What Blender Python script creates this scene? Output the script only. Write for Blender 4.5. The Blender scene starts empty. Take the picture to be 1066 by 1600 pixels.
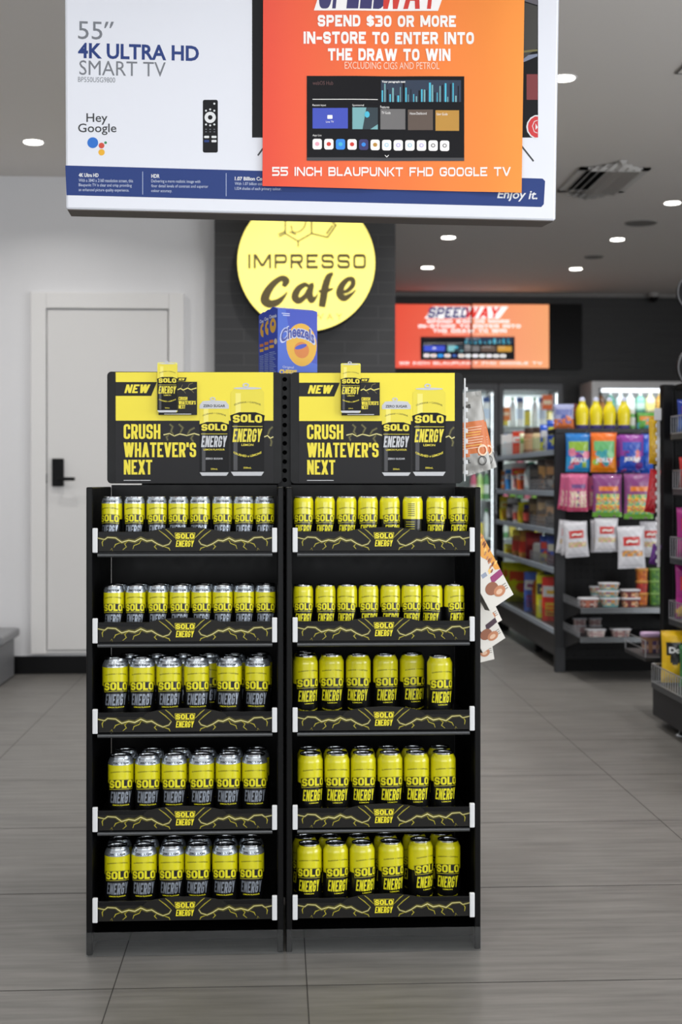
import bpy, bmesh, math, random
from mathutils import Vector, Matrix
from mathutils.geometry import delaunay_2d_cdt
random.seed(7)
S = bpy.context.scene
COL = S.collection
# ------------------------------------------------------------------ camera, world, light, exposure
FPX = 2100.0; CAMH = 1.2; YAW = math.radians(2.7); CX = 533.0; HY = 755.0
cd = bpy.data.cameras.new('camera'); cam = bpy.data.objects.new('camera', cd); COL.objects.link(cam)
cam.location = (0, 0, CAMH); cam.rotation_euler = (math.pi/2, 0, -YAW)
cd.sensor_fit = 'VERTICAL'; cd.sensor_height = 36.0; cd.sensor_width = 24.0
cd.lens = FPX/1600*36.0; cd.shift_y = -(800-HY)/1600.0
cd.clip_start = .05; cd.clip_end = 100
cd.dof.use_dof = True; cd.dof.focus_distance = 3.5; cd.dof.aperture_fstop = 3.6; cd.dof.aperture_blades = 9
S.camera = cam
S.view_settings.view_transform = 'Standard'; S.view_settings.look = 'None'
S.view_settings.gamma = 1.0; S.view_settings.use_curve_mapping = False
S.view_settings.exposure = 0.0
w = bpy.data.worlds.new('world'); S.world = w; w.use_nodes = True
bg = w.node_tree.nodes['Background']; bg.inputs[0].default_value = (.92, .96, 1, 1); bg.inputs[1].default_value = .45

def area_light(name, loc, rot, sx, sy, power, color=(1, 1, 1), shape='RECTANGLE', spread=math.pi):
    l = bpy.data.lights.new(name, 'AREA'); l.shape = shape; l.size = sx
    if shape in ('RECTANGLE', 'ELLIPSE'): l.size_y = sy
    l.energy = power; l.color = color; l.spread = spread
    o = bpy.data.objects.new(name, l); COL.objects.link(o); o.location = loc; o.rotation_euler = rot
    return o
CEIL = 3.13
# daylight through the shop front behind the camera
area_light('shopfront_daylight', (1.0, -3.6, 1.7), (math.radians(90), 0, 0), 7.0, 2.5, 170, (.94, .97, 1))
area_light('side_window_daylight', (5.45, 2.0, 1.45), (math.radians(90), 0, math.radians(90)), 5.5, 2.3, 225, (.94, .97, 1))
LAMP_POWER = 6.8
# ------------------------------------------------------------------ helpers
def ray(px, py):
    u = (px-CX)/FPX; v = -(py-HY)/FPX
    c, s = math.cos(YAW), math.sin(YAW)
    return Vector((s+u*c, c-u*s, v))
def P(px, py, Y):
    d = ray(px, py); t = Y/d.y
    return Vector((d.x*t, Y, CAMH+d.z*t))
def PX(px, Y): return P(px, HY, Y).x
def PZ(py, Y, px=533): return P(px, py, Y).z
class Frame:                                   # a flat sheet standing in the room: origin, unit axes
    def __init__(s, o, ex, ey):
        s.o = Vector(o); s.ex = Vector(ex).normalized(); s.ey = Vector(ey).normalized(); s.n = s.ex.cross(s.ey)
    def loc(s, px, py):
        d = ray(px, py); c = Vector((0, 0, CAMH))
        t = (s.o-c).dot(s.n)/d.dot(s.n); q = c+d*t-s.o
        return (q.dot(s.ex), q.dot(s.ey))
    def matrix(s):                             # local x = ex, local y = -n (away from the viewer), local z = ey
        m = Matrix.Identity(4)
        for i in range(3):
            m[i][0] = s.ex[i]; m[i][1] = -s.n[i]; m[i][2] = s.ey[i]; m[i][3] = s.o[i]
        return m
def lin(c):
    c /= 255.0
    return c/12.92 if c <= .04045 else ((c+.055)/1.055)**2.4
MATS = {}
def M(rgb, rough=.5, metal=0.0, emit=0.0, coat=0.0, noise=0.0, scale=40.0, bump=0.0):
    key = (rgb, rough, metal, emit, coat, noise, scale, bump)
    if key in MATS: return MATS[key]
    m = bpy.data.materials.new('surface_%02x%02x%02x' % rgb); m.use_nodes = True
    nt = m.node_tree; b = nt.nodes['Principled BSDF']
    c = tuple(lin(x) for x in rgb)+(1,)
    b.inputs['Base Color'].default_value = c; b.inputs['Roughness'].default_value = rough
    b.inputs['Metallic'].default_value = metal
    if max(rgb) < 50 and not coat and not metal: b.inputs['Specular IOR Level'].default_value = .16
    if coat: b.inputs['Coat Weight'].default_value = coat; b.inputs['Coat Roughness'].default_value = .08
    if emit: b.inputs['Emission Color'].default_value = c; b.inputs['Emission Strength'].default_value = emit
    if noise or bump:
        tc = nt.nodes.new('ShaderNodeTexCoord'); n = nt.nodes.new('ShaderNodeTexNoise')
        n.inputs['Scale'].default_value = scale; n.inputs['Detail'].default_value = 4
        nt.links.new(tc.outputs['Object'], n.inputs['Vector'])
        if noise:
            mp = nt.nodes.new('ShaderNodeMapRange'); mp.inputs[3].default_value = max(.02, rough-noise); mp.inputs[4].default_value = min(1, rough+noise)
            nt.links.new(n.outputs['Fac'], mp.inputs[0]); nt.links.new(mp.outputs[0], b.inputs['Roughness'])
        if bump:
            bp = nt.nodes.new('ShaderNodeBump'); bp.inputs['Strength'].default_value = bump; bp.inputs['Distance'].default_value = .002
            nt.links.new(n.outputs['Fac'], bp.inputs['Height']); nt.links.new(bp.outputs[0], b.inputs['Normal'])
    MATS[key] = m; return m
def new_nodes(name):
    m = bpy.data.materials.new(name); m.use_nodes = True
    return m, m.node_tree, m.node_tree.nodes['Principled BSDF']
def clear_mat(name, tint=(1, 1, 1), refl=.08, rough=.03):   # thin clear sheet: see-through with a gloss
    m = bpy.data.materials.new(name); m.use_nodes = True; nt = m.node_tree
    for n in list(nt.nodes):
        if n.type != 'OUTPUT_MATERIAL': nt.nodes.remove(n)
    out = [n for n in nt.nodes if n.type == 'OUTPUT_MATERIAL'][0]
    t = nt.nodes.new('ShaderNodeBsdfTransparent'); t.inputs[0].default_value = (*tint, 1)
    g = nt.nodes.new('ShaderNodeBsdfGlossy'); g.inputs['Roughness'].default_value = rough
    mx = nt.nodes.new('ShaderNodeMixShader'); mx.inputs[0].default_value = refl
    nt.links.new(t.outputs[0], mx.inputs[1]); nt.links.new(g.outputs[0], mx.inputs[2]); nt.links.new(mx.outputs[0], out.inputs[0])
    return m
def gradient_mat(name, c0, c1, rough=.5, emit=0.0, axis=0, coat=0):
    m, nt, b = new_nodes(name)
    tc = nt.nodes.new('ShaderNodeTexCoord'); sp = nt.nodes.new('ShaderNodeSeparateXYZ'); cr = nt.nodes.new('ShaderNodeValToRGB')
    cr.color_ramp.elements[0].color = tuple(lin(x) for x in c0)+(1,); cr.color_ramp.elements[1].color = tuple(lin(x) for x in c1)+(1,)
    nt.links.new(tc.outputs['Generated'], sp.inputs[0]); nt.links.new(sp.outputs[axis], cr.inputs[0]); nt.links.new(cr.outputs[0], b.inputs['Base Color'])
    b.inputs['Roughness'].default_value = rough
    if emit: nt.links.new(cr.outputs[0], b.inputs['Emission Color']); b.inputs['Emission Strength'].default_value = emit
    return m
# ------------------------------------------------------------------ flat artwork: (verts2d, faces)
def rect2(x0, y0, x1, y1): return ([(x0, y0), (x1, y0), (x1, y1), (x0, y1)], [(0, 1, 2, 3)])
def poly2(pts):
    n = len(pts); a = sum(pts[i][0]*pts[(i+1) % n][1]-pts[(i+1) % n][0]*pts[i][1] for i in range(n))
    if a < 0: pts = pts[::-1]
    return (list(pts), [tuple(range(n))])
def ell2(cx, cy, rx, ry, n=28): return poly2([(cx+rx*math.cos(2*math.pi*i/n), cy+ry*math.sin(2*math.pi*i/n)) for i in range(n)])
def ring2(cx, cy, r0x, r0y, r1x, r1y, n=32, dx=0, dy=0):
    v = []; f = []
    for i in range(n):
        a = 2*math.pi*i/n; v += [(cx+dx+r0x*math.cos(a), cy+dy+r0y*math.sin(a)), (cx+r1x*math.cos(a), cy+r1y*math.sin(a))]
    for i in range(n):
        j = (i+1) % n; f.append((2*i, 2*i+1, 2*j+1, 2*j))
    return (v, f)
def rrect2(x0, y0, x1, y1, r, n=5):
    pts = []
    for cx, cy, a0 in ((x1-r, y1-r, 0), (x0+r, y1-r, 90), (x0+r, y0+r, 180), (x1-r, y0+r, 270)):
        for k in range(n+1):
            a = math.radians(a0+90*k/n); pts.append((cx+r*math.cos(a), cy+r*math.sin(a)))
    return poly2(pts)
def join2(*shapes):
    V = []; F = []
    for v, f in shapes:
        o = len(V); V += list(v); F += [tuple(i+o for i in q) for q in f]
    return (V, F)
def map2(sh, fn): return ([fn(x, y) for x, y in sh[0]], sh[1])
def bounds2(sh):
    xs = [p[0] for p in sh[0]]; ys = [p[1] for p in sh[0]]
    return min(xs), min(ys), max(xs), max(ys)
def fit2(sh, x0, y0, x1, y1, shear=0.0):
    if x1 < x0: x0, x1 = x1, x0
    if y1 < y0: y0, y1 = y1, y0
    if shear: sh = map2(sh, lambda x, y: (x+shear*y, y))
    a, b, c, d = bounds2(sh); sx = (x1-x0)/max(c-a, 1e-9); sy = (y1-y0)/max(d-b, 1e-9)
    return map2(sh, lambda x, y: (x0+(x-a)*sx, y0+(y-b)*sy))
def line2(pts, th, closed=False, widths=None):
    n = len(pts); L = []; R = []
    for i in range(n):
        p = Vector(pts[i])
        a = Vector(pts[(i-1) % n]) if (closed or i > 0) else None
        b = Vector(pts[(i+1) % n]) if (closed or i < n-1) else None
        d0 = (p-a).normalized() if a is not None else None; d1 = (b-p).normalized() if b is not None else None
        if d0 is None: d0 = d1
        if d1 is None: d1 = d0
        n0 = Vector((-d0.y, d0.x)); n1 = Vector((-d1.y, d1.x)); m = n0+n1
        if m.length < 1e-6: m = n0.copy()
        m.normalize(); k = 1/max(.45, m.dot(n0)); h = (widths[i] if widths else th)/2*k
        L.append(tuple(p+m*h)); R.append(tuple(p-m*h))
    V = []; F = []
    for i in range(n): V += [L[i], R[i]]
    for i in range(n if closed else n-1):
        j = (i+1) % n; F.append((2*i+1, 2*j+1, 2*j, 2*i))
    return (V, F)
def tris2(sh):                                   # counter-clockwise triangles
    out = []
    for f in sh[1]:
        for i in range(1, len(f)-1):
            a, b, c = (sh[0][f[0]], sh[0][f[i]], sh[0][f[i+1]]); ar = (b[0]-a[0])*(c[1]-a[1])-(b[1]-a[1])*(c[0]-a[0])
            if abs(ar) > 1e-9: out.append((f[0], f[i], f[i+1]) if ar > 0 else (f[0], f[i+1], f[i]))
    return out
def area2(v, fs): return sum((v[f[1]][0]-v[f[0]][0])*(v[f[2]][1]-v[f[0]][1])-(v[f[1]][1]-v[f[0]][1])*(v[f[2]][0]-v[f[0]][0]) for f in fs)/2
def union2(sh):                                 # merge overlapping pieces into one flat sheet without doubled faces
    t = tris2(sh); want = area2(sh[0], t); size = max(1e-6, max(abs(q) for p in sh[0] for q in p))
    for e in (1e-6, 1e-5, 2e-4, 1e-7):
        r = delaunay_2d_cdt([Vector(p) for p in sh[0]], [], t, 0, e*size)
        v = [tuple(p) for p in r[0]]; f = [q for q, o in zip(r[2], r[5]) if o]; f = tris2((v, f)); got = area2(v, f)
        if .35*want < got <= want*1.005: return (v, f)
    return sh
def spline2(pts, k=8):
    out = []; n = len(pts)
    for i in range(n-1):
        p0 = pts[max(0, i-1)]; p1 = pts[i]; p2 = pts[i+1]; p3 = pts[min(n-1, i+2)]
        for j in range(k):
            t = j/k
            out.append(tuple(.5*((2*p1[q])+(-p0[q]+p2[q])*t+(2*p0[q]-5*p1[q]+4*p2[q]-p3[q])*t*t+(-p0[q]+3*p1[q]-3*p2[q]+p3[q])*t**3) for q in range(len(p1))))
    out.append(tuple(pts[-1])); return out
G = {  # block letters: stroke centre lines, third value 1 = rounded corner
 'A': [('d', 0, 0, .5, 1), ('d', 1, 0, .5, 1), [(.16, .27), (.84, .27)]], 'B': [[(0, .5), (0, 1), (.95, 1, 1), (.95, .53, 1), (0, .53)], [(0, .53), (1, .53, 1), (1, 0, 1), (0, 0), (0, .53)]],
 'C': [[(1, .68), (1, 1, 1), (0, 1, 1), (0, 0, 1), (1, 0, 1), (1, .32)]], 'D': [[(0, 0), (0, 1), (1, 1, 1), (1, 0, 1), (0, 0)]],
 'E': [[(1, 1), (0, 1), (0, 0), (1, 0)], [(0, .5), (.88, .5)]], 'F': [[(1, 1), (0, 1), (0, 0)], [(0, .5), (.88, .5)]],
 'G': [[(1, .7), (1, 1, 1), (0, 1, 1), (0, 0, 1), (1, 0, 1), (1, .47), (.5, .47)]], 'H': [[(0, 0), (0, 1)], [(1, 0), (1, 1)], [(0, .5), (1, .5)]],
 'I': [[(.0, 0), (.0, 1)]], 'J': [[(1, 1), (1, 0, 1), (0, 0, 1), (0, .3)]], 'K': [[(0, 0), (0, 1)], ('d', .25, .42, 1, 1), ('d', .35, .58, 1, 0)],
 'L': [[(0, 1), (0, 0), (1, 0)]], 'M': [[(0, 0), (0, 1)], [(1, 0), (1, 1)], ('d', 0, 1, .5, .15), ('d', 1, 1, .5, .15)], 'N': [[(0, 0), (0, 1)], [(1, 0), (1, 1)], ('d', 0, 1, 1, 0)],
 'O': [[(0, .5), (0, 1, 1), (1, 1, 1), (1, 0, 1), (0, 0, 1), (0, .5)]], 'P': [[(0, 0), (0, 1), (1, 1, 1), (1, .43, 1), (0, .43)]],
 'Q': [[(0, .5), (0, 1, 1), (1, 1, 1), (1, 0, 1), (0, 0, 1), (0, .5)], [(.6, .25), (1, 0)]], 'R': [[(0, 0), (0, 1)], [(0, 1), (1, 1, 1), (1, .45, 1), (0, .45)], ('d', .55, .5, 1, 0)],
 'S': [[(1, .7), (1, 1, 1), (0, 1, 1), (0, .52, 1), (1, .48, 1), (1, 0, 1), (0, 0, 1), (0, .3)]], 'T': [[(.5, 0), (.5, 1)], [(0, 1), (1, 1)]],
 'U': [[(0, 1), (0, 0, 1), (1, 0, 1), (1, 1)]], 'V': [('d', 0, 1, .5, 0), ('d', 1, 1, .5, 0)], 'W': [('d', 0, 1, .25, 0), ('d', .25, 0, .5, 1), ('d', .5, 1, .75, 0), ('d', .75, 0, 1, 1)],
 'X': [('d', 0, 0, 1, 1), ('d', 0, 1, 1, 0)], 'Y': [('d', 0, 1, .5, .4), ('d', 1, 1, .5, .4), [(.5, 0), (.5, .45)]], 'Z': [[(0, 1), (1, 1)], [(0, 0), (1, 0)], ('d', 0, 0, 1, 1)],
 '0': [[(0, .5), (0, 1, 1), (1, 1, 1), (1, 0, 1), (0, 0, 1), (0, .5)]], '3': [[(0, 1), (1, 1, 1), (1, .5, 1), (.3, .5)], [(.3, .5), (1, .5, 1), (1, 0, 1), (0, 0)]],
 '5': [[(1, 1), (0, 1), (0, .55), (1, .55, 1), (1, 0, 1), (0, 0)]], '$': [[(1, .75), (1, .9, 1), (0, .9, 1), (0, .5, 1), (1, .5, 1), (1, .1, 1), (0, .1, 1), (0, .25)], [(.5, 0), (.5, 1)]],
 "'": [[(0, 1), (0, .72)]], '-': [[(0, .45), (1, .45)]], '.': [[(0, 0), (0, .04)]]}
GW = {'I': 0, "'": 0, '.': 0, 'M': 1.45, 'W': 1.9, 'N': 1.12, 'X': 1.15, 'A': 1.15, 'V': 1.15, 'Y': 1.15, '-': .6, 'E': .9, 'F': .9, 'L': .76}
def block(text, h=1.0, wd=.5, th=.18, gap=.1, r=.35, shear=0.0):
    shapes = []; x = 0.0; ch = h-th
    for c in text:
        if c == ' ': x += wd*.75+gap; continue
        gw = wd*GW.get(c, 1.0); glyph = []
        for path in G[c]:
            if path[0] == 'd':                     # slanted stroke with level-cut ends
                _, ax, ay, bx, by = path; q = th*.56*min(1.25, math.hypot(gw*(bx-ax), h*(by-ay))/(h*abs(by-ay)))
                A, B_ = (x+th/2+ax*gw, ay*h), (x+th/2+bx*gw, by*h)
                if A[1] > B_[1]: A, B_ = B_, A
                glyph.append(([(A[0]-q, A[1]), (A[0]+q, A[1]), (B_[0]+q, B_[1]), (B_[0]-q, B_[1])], [(0, 1, 2, 3)])); continue
            pts = []
            n = len(path)
            q = [Vector((x+th/2+p[0]*gw, th/2+p[1]*ch)) for p in path]
            for i, p in enumerate(path):
                if len(p) > 2 and 0 < i < n-1:
                    a, b, cc = q[i-1], q[i], q[i+1]
                    rr = min(r*h, .5*(a-b).length if len(path[i-1]) > 2 else .98*(a-b).length, .5*(cc-b).length if len(path[i+1]) > 2 else .98*(cc-b).length)
                    s = b+(a-b).normalized()*rr; e = b+(cc-b).normalized()*rr
                    for k in range(6):
                        t = k/5; pts.append(tuple(s*(1-t)**2+b*2*t*(1-t)+e*t*t))
                else: pts.append(tuple(q[i]))
            for e, k in ((0, 1), (-1, -2)):          # square ends where a stroke meets the letter's outline
                p, o_ = path[e], path[k]
                if (p[0] == o_[0] and p[1] in (0, 1)) or (p[1] == o_[1] and p[0] in (0, 1)):
                    if path[0][:2] != path[-1][:2]: d_ = (Vector(pts[e])-Vector(pts[k])).normalized()*th/2; pts[e] = tuple(Vector(pts[e])+d_)
            out = [pts[0]]
            for p in pts[1:]:
                if (Vector(p)-Vector(out[-1])).length > 1e-5: out.append(p)
            cl = (Vector(out[0])-Vector(out[-1])).length < 1e-5
            glyph.append(line2(out[:-1], th, True) if cl else line2(out, th))
        shapes.append(union2(join2(*glyph))); x += gw+th+gap
    sh = join2(*shapes)
    return map2(sh, lambda a, b: (a+shear*b, b)) if shear else sh
FONT_CACHE = {}
def ftext(text, bold=0.0):
    k = (text, bold)
    if k not in FONT_CACHE:
        c = bpy.data.curves.new('lettering', 'FONT'); c.body = text; c.size = 1; c.offset = bold; c.resolution_u = 3
        o = bpy.data.objects.new('lettering', c); me = bpy.data.meshes.new_from_object(o)
        FONT_CACHE[k] = ([(v.co.x, v.co.y) for v in me.vertices], [tuple(p.vertices) for p in me.polygons])
        if bold: FONT_CACHE[k] = union2(FONT_CACHE[k])
        bpy.data.objects.remove(o); bpy.data.curves.remove(c); bpy.data.meshes.remove(me)
    return FONT_CACHE[k]
def slice2(sh, step):                           # cut a flat shape by vertical lines so that it can be bent
    bm = bmesh.new(); vs = [bm.verts.new((x, y, 0)) for x, y in sh[0]]
    for f in sh[1]:
        try: bm.faces.new([vs[i] for i in f])
        except ValueError: pass
    a, b, c, d = bounds2(sh); x = math.floor(a/step)*step+step
    while x < c:
        bmesh.ops.bisect_plane(bm, geom=bm.verts[:]+bm.edges[:]+bm.faces[:], plane_co=(x, 0, 0), plane_no=(1, 0, 0)); x += step
    bm.verts.ensure_lookup_table(); bm.verts.index_update()
    out = ([(v.co.x, v.co.y) for v in bm.verts], [tuple(v.index for v in f.verts) for f in bm.faces]); bm.free()
    return out
# ------------------------------------------------------------------ mesh builder
class MB:
    def __init__(s): s.v = []; s.f = []; s.m = []; s.s = []; s.mats = []
    def mi(s, m):
        if m not in s.mats: s.mats.append(m)
        return s.mats.index(m)
    def add(s, verts, faces, mat, smooth=False):
        o = len(s.v); s.v += [tuple(p) for p in verts]; k = s.mi(mat)
        for i, f in enumerate(faces): s.f.append(tuple(a+o for a in f)); s.m.append(k); s.s.append(smooth)
        return s
    def box(s, x0, y0, z0, x1, y1, z1, mat, bevel=0.0, seg=2):
        if bevel:
            bm = bmesh.new(); bmesh.ops.create_cube(bm, size=1)
            for v in bm.verts: v.co = (x0+(v.co.x+.5)*(x1-x0), y0+(v.co.y+.5)*(y1-y0), z0+(v.co.z+.5)*(z1-z0))
            bmesh.ops.bevel(bm, geom=bm.edges[:], offset=bevel, segments=seg, affect='EDGES', profile=.5)
            bm.verts.index_update(); s.add([v.co[:] for v in bm.verts], [[v.index for v in f.verts] for f in bm.faces], mat); bm.free(); return s
        v = [(x, y, z) for z in (z0, z1) for y in (y0, y1) for x in (x0, x1)]
        return s.add(v, [(0, 2, 3, 1), (4, 5, 7, 6), (0, 1, 5, 4), (2, 6, 7, 3), (0, 4, 6, 2), (1, 3, 7, 5)], mat)
    def sheet(s, sh, mat, off=0.0, fn=None):    # artwork on the local xz plane, facing -y
        return s.add([fn(x, y, off) if fn else (x, -off, y) for x, y in sh[0]], sh[1], mat)
    def slab(s, sh, y0, y1, mat):               # an extruded outline (single n-gon) between y0 (front) and y1
        p = sh[0]; n = len(p); v = [(x, y0, z) for x, z in p]+[(x, y1, z) for x, z in p]
        return s.add(v, [tuple(range(n)), tuple(range(2*n-1, n-1, -1))]+[(i, n+i, n+(i+1) % n, (i+1) % n) for i in range(n)], mat)
    def lathe(s, prof, n=32, cx=0, cy=0, sx=1, sy=1, power=None, closed=True):   # prof: (r, z, mat); mat colours the band above that ring
        def ringpt(i):
            a = 2*math.pi*i/n; c, d = math.cos(a), math.sin(a)
            if power: c, d = math.copysign(abs(c)**power, c), math.copysign(abs(d)**power, d)
            return c*sx, d*sy
        k = [ringpt(i) for i in range(n)]
        for a, b in zip(prof, prof[1:]):
            v = [(cx+x*a[0], cy+y*a[0], a[1]) for x, y in k]+[(cx+x*b[0], cy+y*b[0], b[1]) for x, y in k]
            s.add(v, [(i, (i+1) % n, n+(i+1) % n, n+i) for i in range(n)], a[2], True)
        if closed:
            for e, flip in ((prof[0], True), (prof[-1], False)):
                if e[0] > 1e-5:
                    v = [(cx+x*e[0], cy+y*e[0], e[1]) for x, y in k]; s.add(v, [tuple(range(n))[::-1] if flip else tuple(range(n))], e[2])
        return s
    def tube(s, a, b, r, mat, n=8):
        a = Vector(a); b = Vector(b); d = (b-a).normalized(); u = d.orthogonal().normalized(); w = d.cross(u)
        k = [u*math.cos(2*math.pi*i/n)*r+w*math.sin(2*math.pi*i/n)*r for i in range(n)]
        v = [a+q for q in k]+[b+q for q in k]
        s.add(v, [(i, (i+1) % n, n+(i+1) % n, n+i) for i in range(n)], mat, True)
        return s.add(v, [tuple(range(n))[::-1], tuple(range(n, 2*n))], mat)
    def pillow(s, w, h, t, fn, nx=16, ny=20, back=None, gusset=.0):
        # a filled bag hanging in the local xz plane, base at z = 0; fn(u, v) gives the print colour
        def prof(u, v):
            a = max(0, 1-abs(2*u-1)**2.6); b = max(0, 1-abs(2*v-1)**4)
            e = 0 if (v < .06 or v > .93) else 1
            return t/2*(a**.6)*(b**.7)*(e if v > .93 or v < .06 else 1)+.0008
        s.prof = lambda x, z: prof(x/w+.5, z/h)
        for sgn in (-1, 1):
            v = []
            for j in range(ny+1):
                for i in range(nx+1):
                    u, q = i/nx, j/ny; pin = 1-.05*math.sin(math.pi*q)
                    rip = .0015*math.sin(u*19+q*7)*math.sin(q*23+u*5)
                    v.append(((u-.5)*w*pin, sgn*(prof(u, q)+(rip if 0 < i < nx else 0)), q*h))
            for j in range(ny):
                for i in range(nx):
                    a = j*(nx+1)+i; q = (a, a+1, a+nx+2, a+nx+1)
                    m = fn((i+.5)/nx, (j+.5)/ny) if sgn < 0 or back is None else back
                    o = len(s.v); s.v += [v[k] for k in (q if sgn < 0 else q[::-1])]; s.f.append((o, o+1, o+2, o+3)); s.m.append(s.mi(m)); s.s.append(True)
        return s
    def on_pillow(s, sh, mat, off=.0012): return s.sheet(slice2(sh, .012), mat, off, lambda x, z, o: (x, -s.prof(x, z)-o-.0015, z))
    def build(s, name, parent=None, loc=None, rot=None, matrix=None):
        me = bpy.data.meshes.new(name); me.from_pydata(s.v, [], s.f); 
        for m in s.mats: me.materials.append(m)
        me.polygons.foreach_set('material_index', s.m); me.polygons.foreach_set('use_smooth', s.s)
        if any(s.s):
            bm = bmesh.new(); bm.from_mesh(me); bmesh.ops.remove_doubles(bm, verts=[v for v in bm.verts if any(f.smooth for f in v.link_faces)], dist=1e-6); bm.to_mesh(me); bm.free()
        me.update(); o = bpy.data.objects.new(name, me); COL.objects.link(o)
        if parent is not None: o.parent = parent
        if matrix is not None: o.matrix_world = matrix
        if loc is not None: o.location = loc
        if rot is not None: o.rotation_euler = rot
        return o
def tag(o, label=None, cat=None, group=None, kind=None):
    for k, v in (('label', label), ('category', cat), ('group', group), ('kind', kind)):
        if v: o[k] = v
    return o
def thing(name, label, cat, loc=(0, 0, 0), rot=(0, 0, 0), group=None, matrix=None):
    o = bpy.data.objects.new(name, None); COL.objects.link(o); o.empty_display_size = .05
    if matrix is not None: o.matrix_world = matrix
    else: o.location = loc; o.rotation_euler = rot
    return tag(o, label, cat, group)
KIDS = {}
def copy_thing(root, loc, rot, label):
    if root.name not in KIDS: KIDS[root.name] = [o for o in COL.objects if o.parent == root]
    r = root.copy(); COL.objects.link(r); r.location = loc; r.rotation_euler = rot; r['label'] = label
    for c in KIDS[root.name]:
        d = c.copy(); COL.objects.link(d); d.parent = r
    return r
def structure(mb, name, **k): return tag(mb.build(name, **k), kind='structure')
ORD = ['first', 'second', 'third', 'fourth', 'fifth', 'sixth', 'seventh', 'eighth', 'ninth', 'tenth', 'eleventh', 'twelfth', 'thirteenth', 'fourteenth']
def holed(mb, cx, cz, w, h, r, y, mat, n=16, depth=.003):   # one cell of a perforated sheet, with a real round hole
    v = []
    for i in range(n):
        a = 2*math.pi*(i+.5)/n; c, d = math.cos(a), math.sin(a); k = 1/max(abs(c), abs(d))
        ox, oz = c*k, d*k
        for A in (math.pi/4, 3*math.pi/4, 5*math.pi/4, 7*math.pi/4):
            if abs((a-A+math.pi) % (2*math.pi)-math.pi) < math.pi/n*1.01 and n == 8: ox, oz = math.copysign(1, c), math.copysign(1, d)
        v += [(cx+ox*w/2, y, cz+oz*h/2), (cx+c*r, y, cz+d*r), (cx+c*r, y+depth, cz+d*r)]
    f = []
    for i in range(n):
        j = (i+1) % n; f += [(3*i, 3*j, 3*j+1, 3*i+1)[::-1], (3*i+1, 3*j+1, 3*j+2, 3*i+2)[::-1]]
    mb.add(v, f, mat)
    for sx in (-1, 1):                            # corner triangles the ring leaves open
        for sz in (-1, 1):
            idx = [i for i in range(n) if math.copysign(1, math.cos(2*math.pi*(i+.5)/n)) == sx and math.copysign(1, math.sin(2*math.pi*(i+.5)/n)) == sz]
            pts = [v[3*i] for i in idx]; c = (cx+sx*w/2, y, cz+sz*h/2)
            for p, q in zip(pts, pts[1:]):
                if abs(p[0]-q[0]) > 1e-6 and abs(p[2]-q[2]) > 1e-6: mb.add([p, q, c], [(0, 1, 2)], mat)
# ------------------------------------------------------------------ the room
YB = 13.6; YL = 8.54; XL = -4.2; XR = 5.6; YF = -4.2
m_floor, nt, b = new_nodes('grey_wood_look_tile')
tc = nt.nodes.new('ShaderNodeTexCoord'); mp = nt.nodes.new('ShaderNodeMapping'); mp.inputs['Scale'].default_value = (1.2, 14, 1)
n1 = nt.nodes.new('ShaderNodeTexNoise'); n1.inputs['Scale'].default_value = 2.2; n1.inputs['Detail'].default_value = 8; n1.inputs['Roughness'].default_value = .62
cr = nt.nodes.new('ShaderNodeValToRGB'); cr.color_ramp.elements[0].position = .3; cr.color_ramp.elements[1].position = .75
cr.color_ramp.elements[0].color = tuple(lin(x) for x in (90, 88, 85))+(1,); cr.color_ramp.elements[1].color = tuple(lin(x) for x in (124, 121, 117))+(1,)
nt.links.new(tc.outputs['Object'], mp.inputs[0]); nt.links.new(mp.outputs[0], n1.inputs['Vector']); nt.links.new(n1.outputs['Fac'], cr.inputs[0]); nt.links.new(cr.outputs[0], b.inputs['Base Color'])
n2 = nt.nodes.new('ShaderNodeTexNoise'); n2.inputs['Scale'].default_value = 3; mr = nt.nodes.new('ShaderNodeMapRange'); mr.inputs[3].default_value = .34; mr.inputs[4].default_value = .5
nt.links.new(tc.outputs['Object'], n2.inputs['Vector']); nt.links.new(n2.outputs['Fac'], mr.inputs[0]); nt.links.new(mr.outputs[0], b.inputs['Roughness'])
grout = M((52, 50, 48), .8)
f = MB().box(XL, YF, -.1, XR, YB, 0, m_floor)
for k in range(-9, 15):
    y = 3.21+.755*k
    f.sheet(rect2(XL, y-.0014, XR, y+.0014), grout, 0, lambda x, y, o: (x, y, .0006))
for x in (-3.7, -2.5, -1.21, -.39, .07, 1.36, 2.65, 3.9):
    f.sheet(rect2(x-.0014, YF, x+.0014, YB), grout, 0, lambda x, y, o: (x, y, .0006))
structure(f, 'floor')
m_ceil = M((224, 220, 216), .85, noise=.05)
structure(MB().box(XL, YF, CEIL, XR, YB, CEIL+.12, m_ceil), 'ceiling')
m_white = M((226, 226, 228), .6, noise=.08, scale=6)
XC0 = PX(335, 8.4); XC1 = PX(618, 8.4)
structure(MB().box(XL, YL, 0, XC0-.002, YL+.2, CEIL, m_white), 'wall_rear_white')
structure(MB().box(XL-.15, YF, 0, XL, YL, CEIL, m_white), 'wall_left')
structure(MB().box(XR, YF, 0, XR+.15, YB, CEIL, m_white), 'wall_right')
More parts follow.
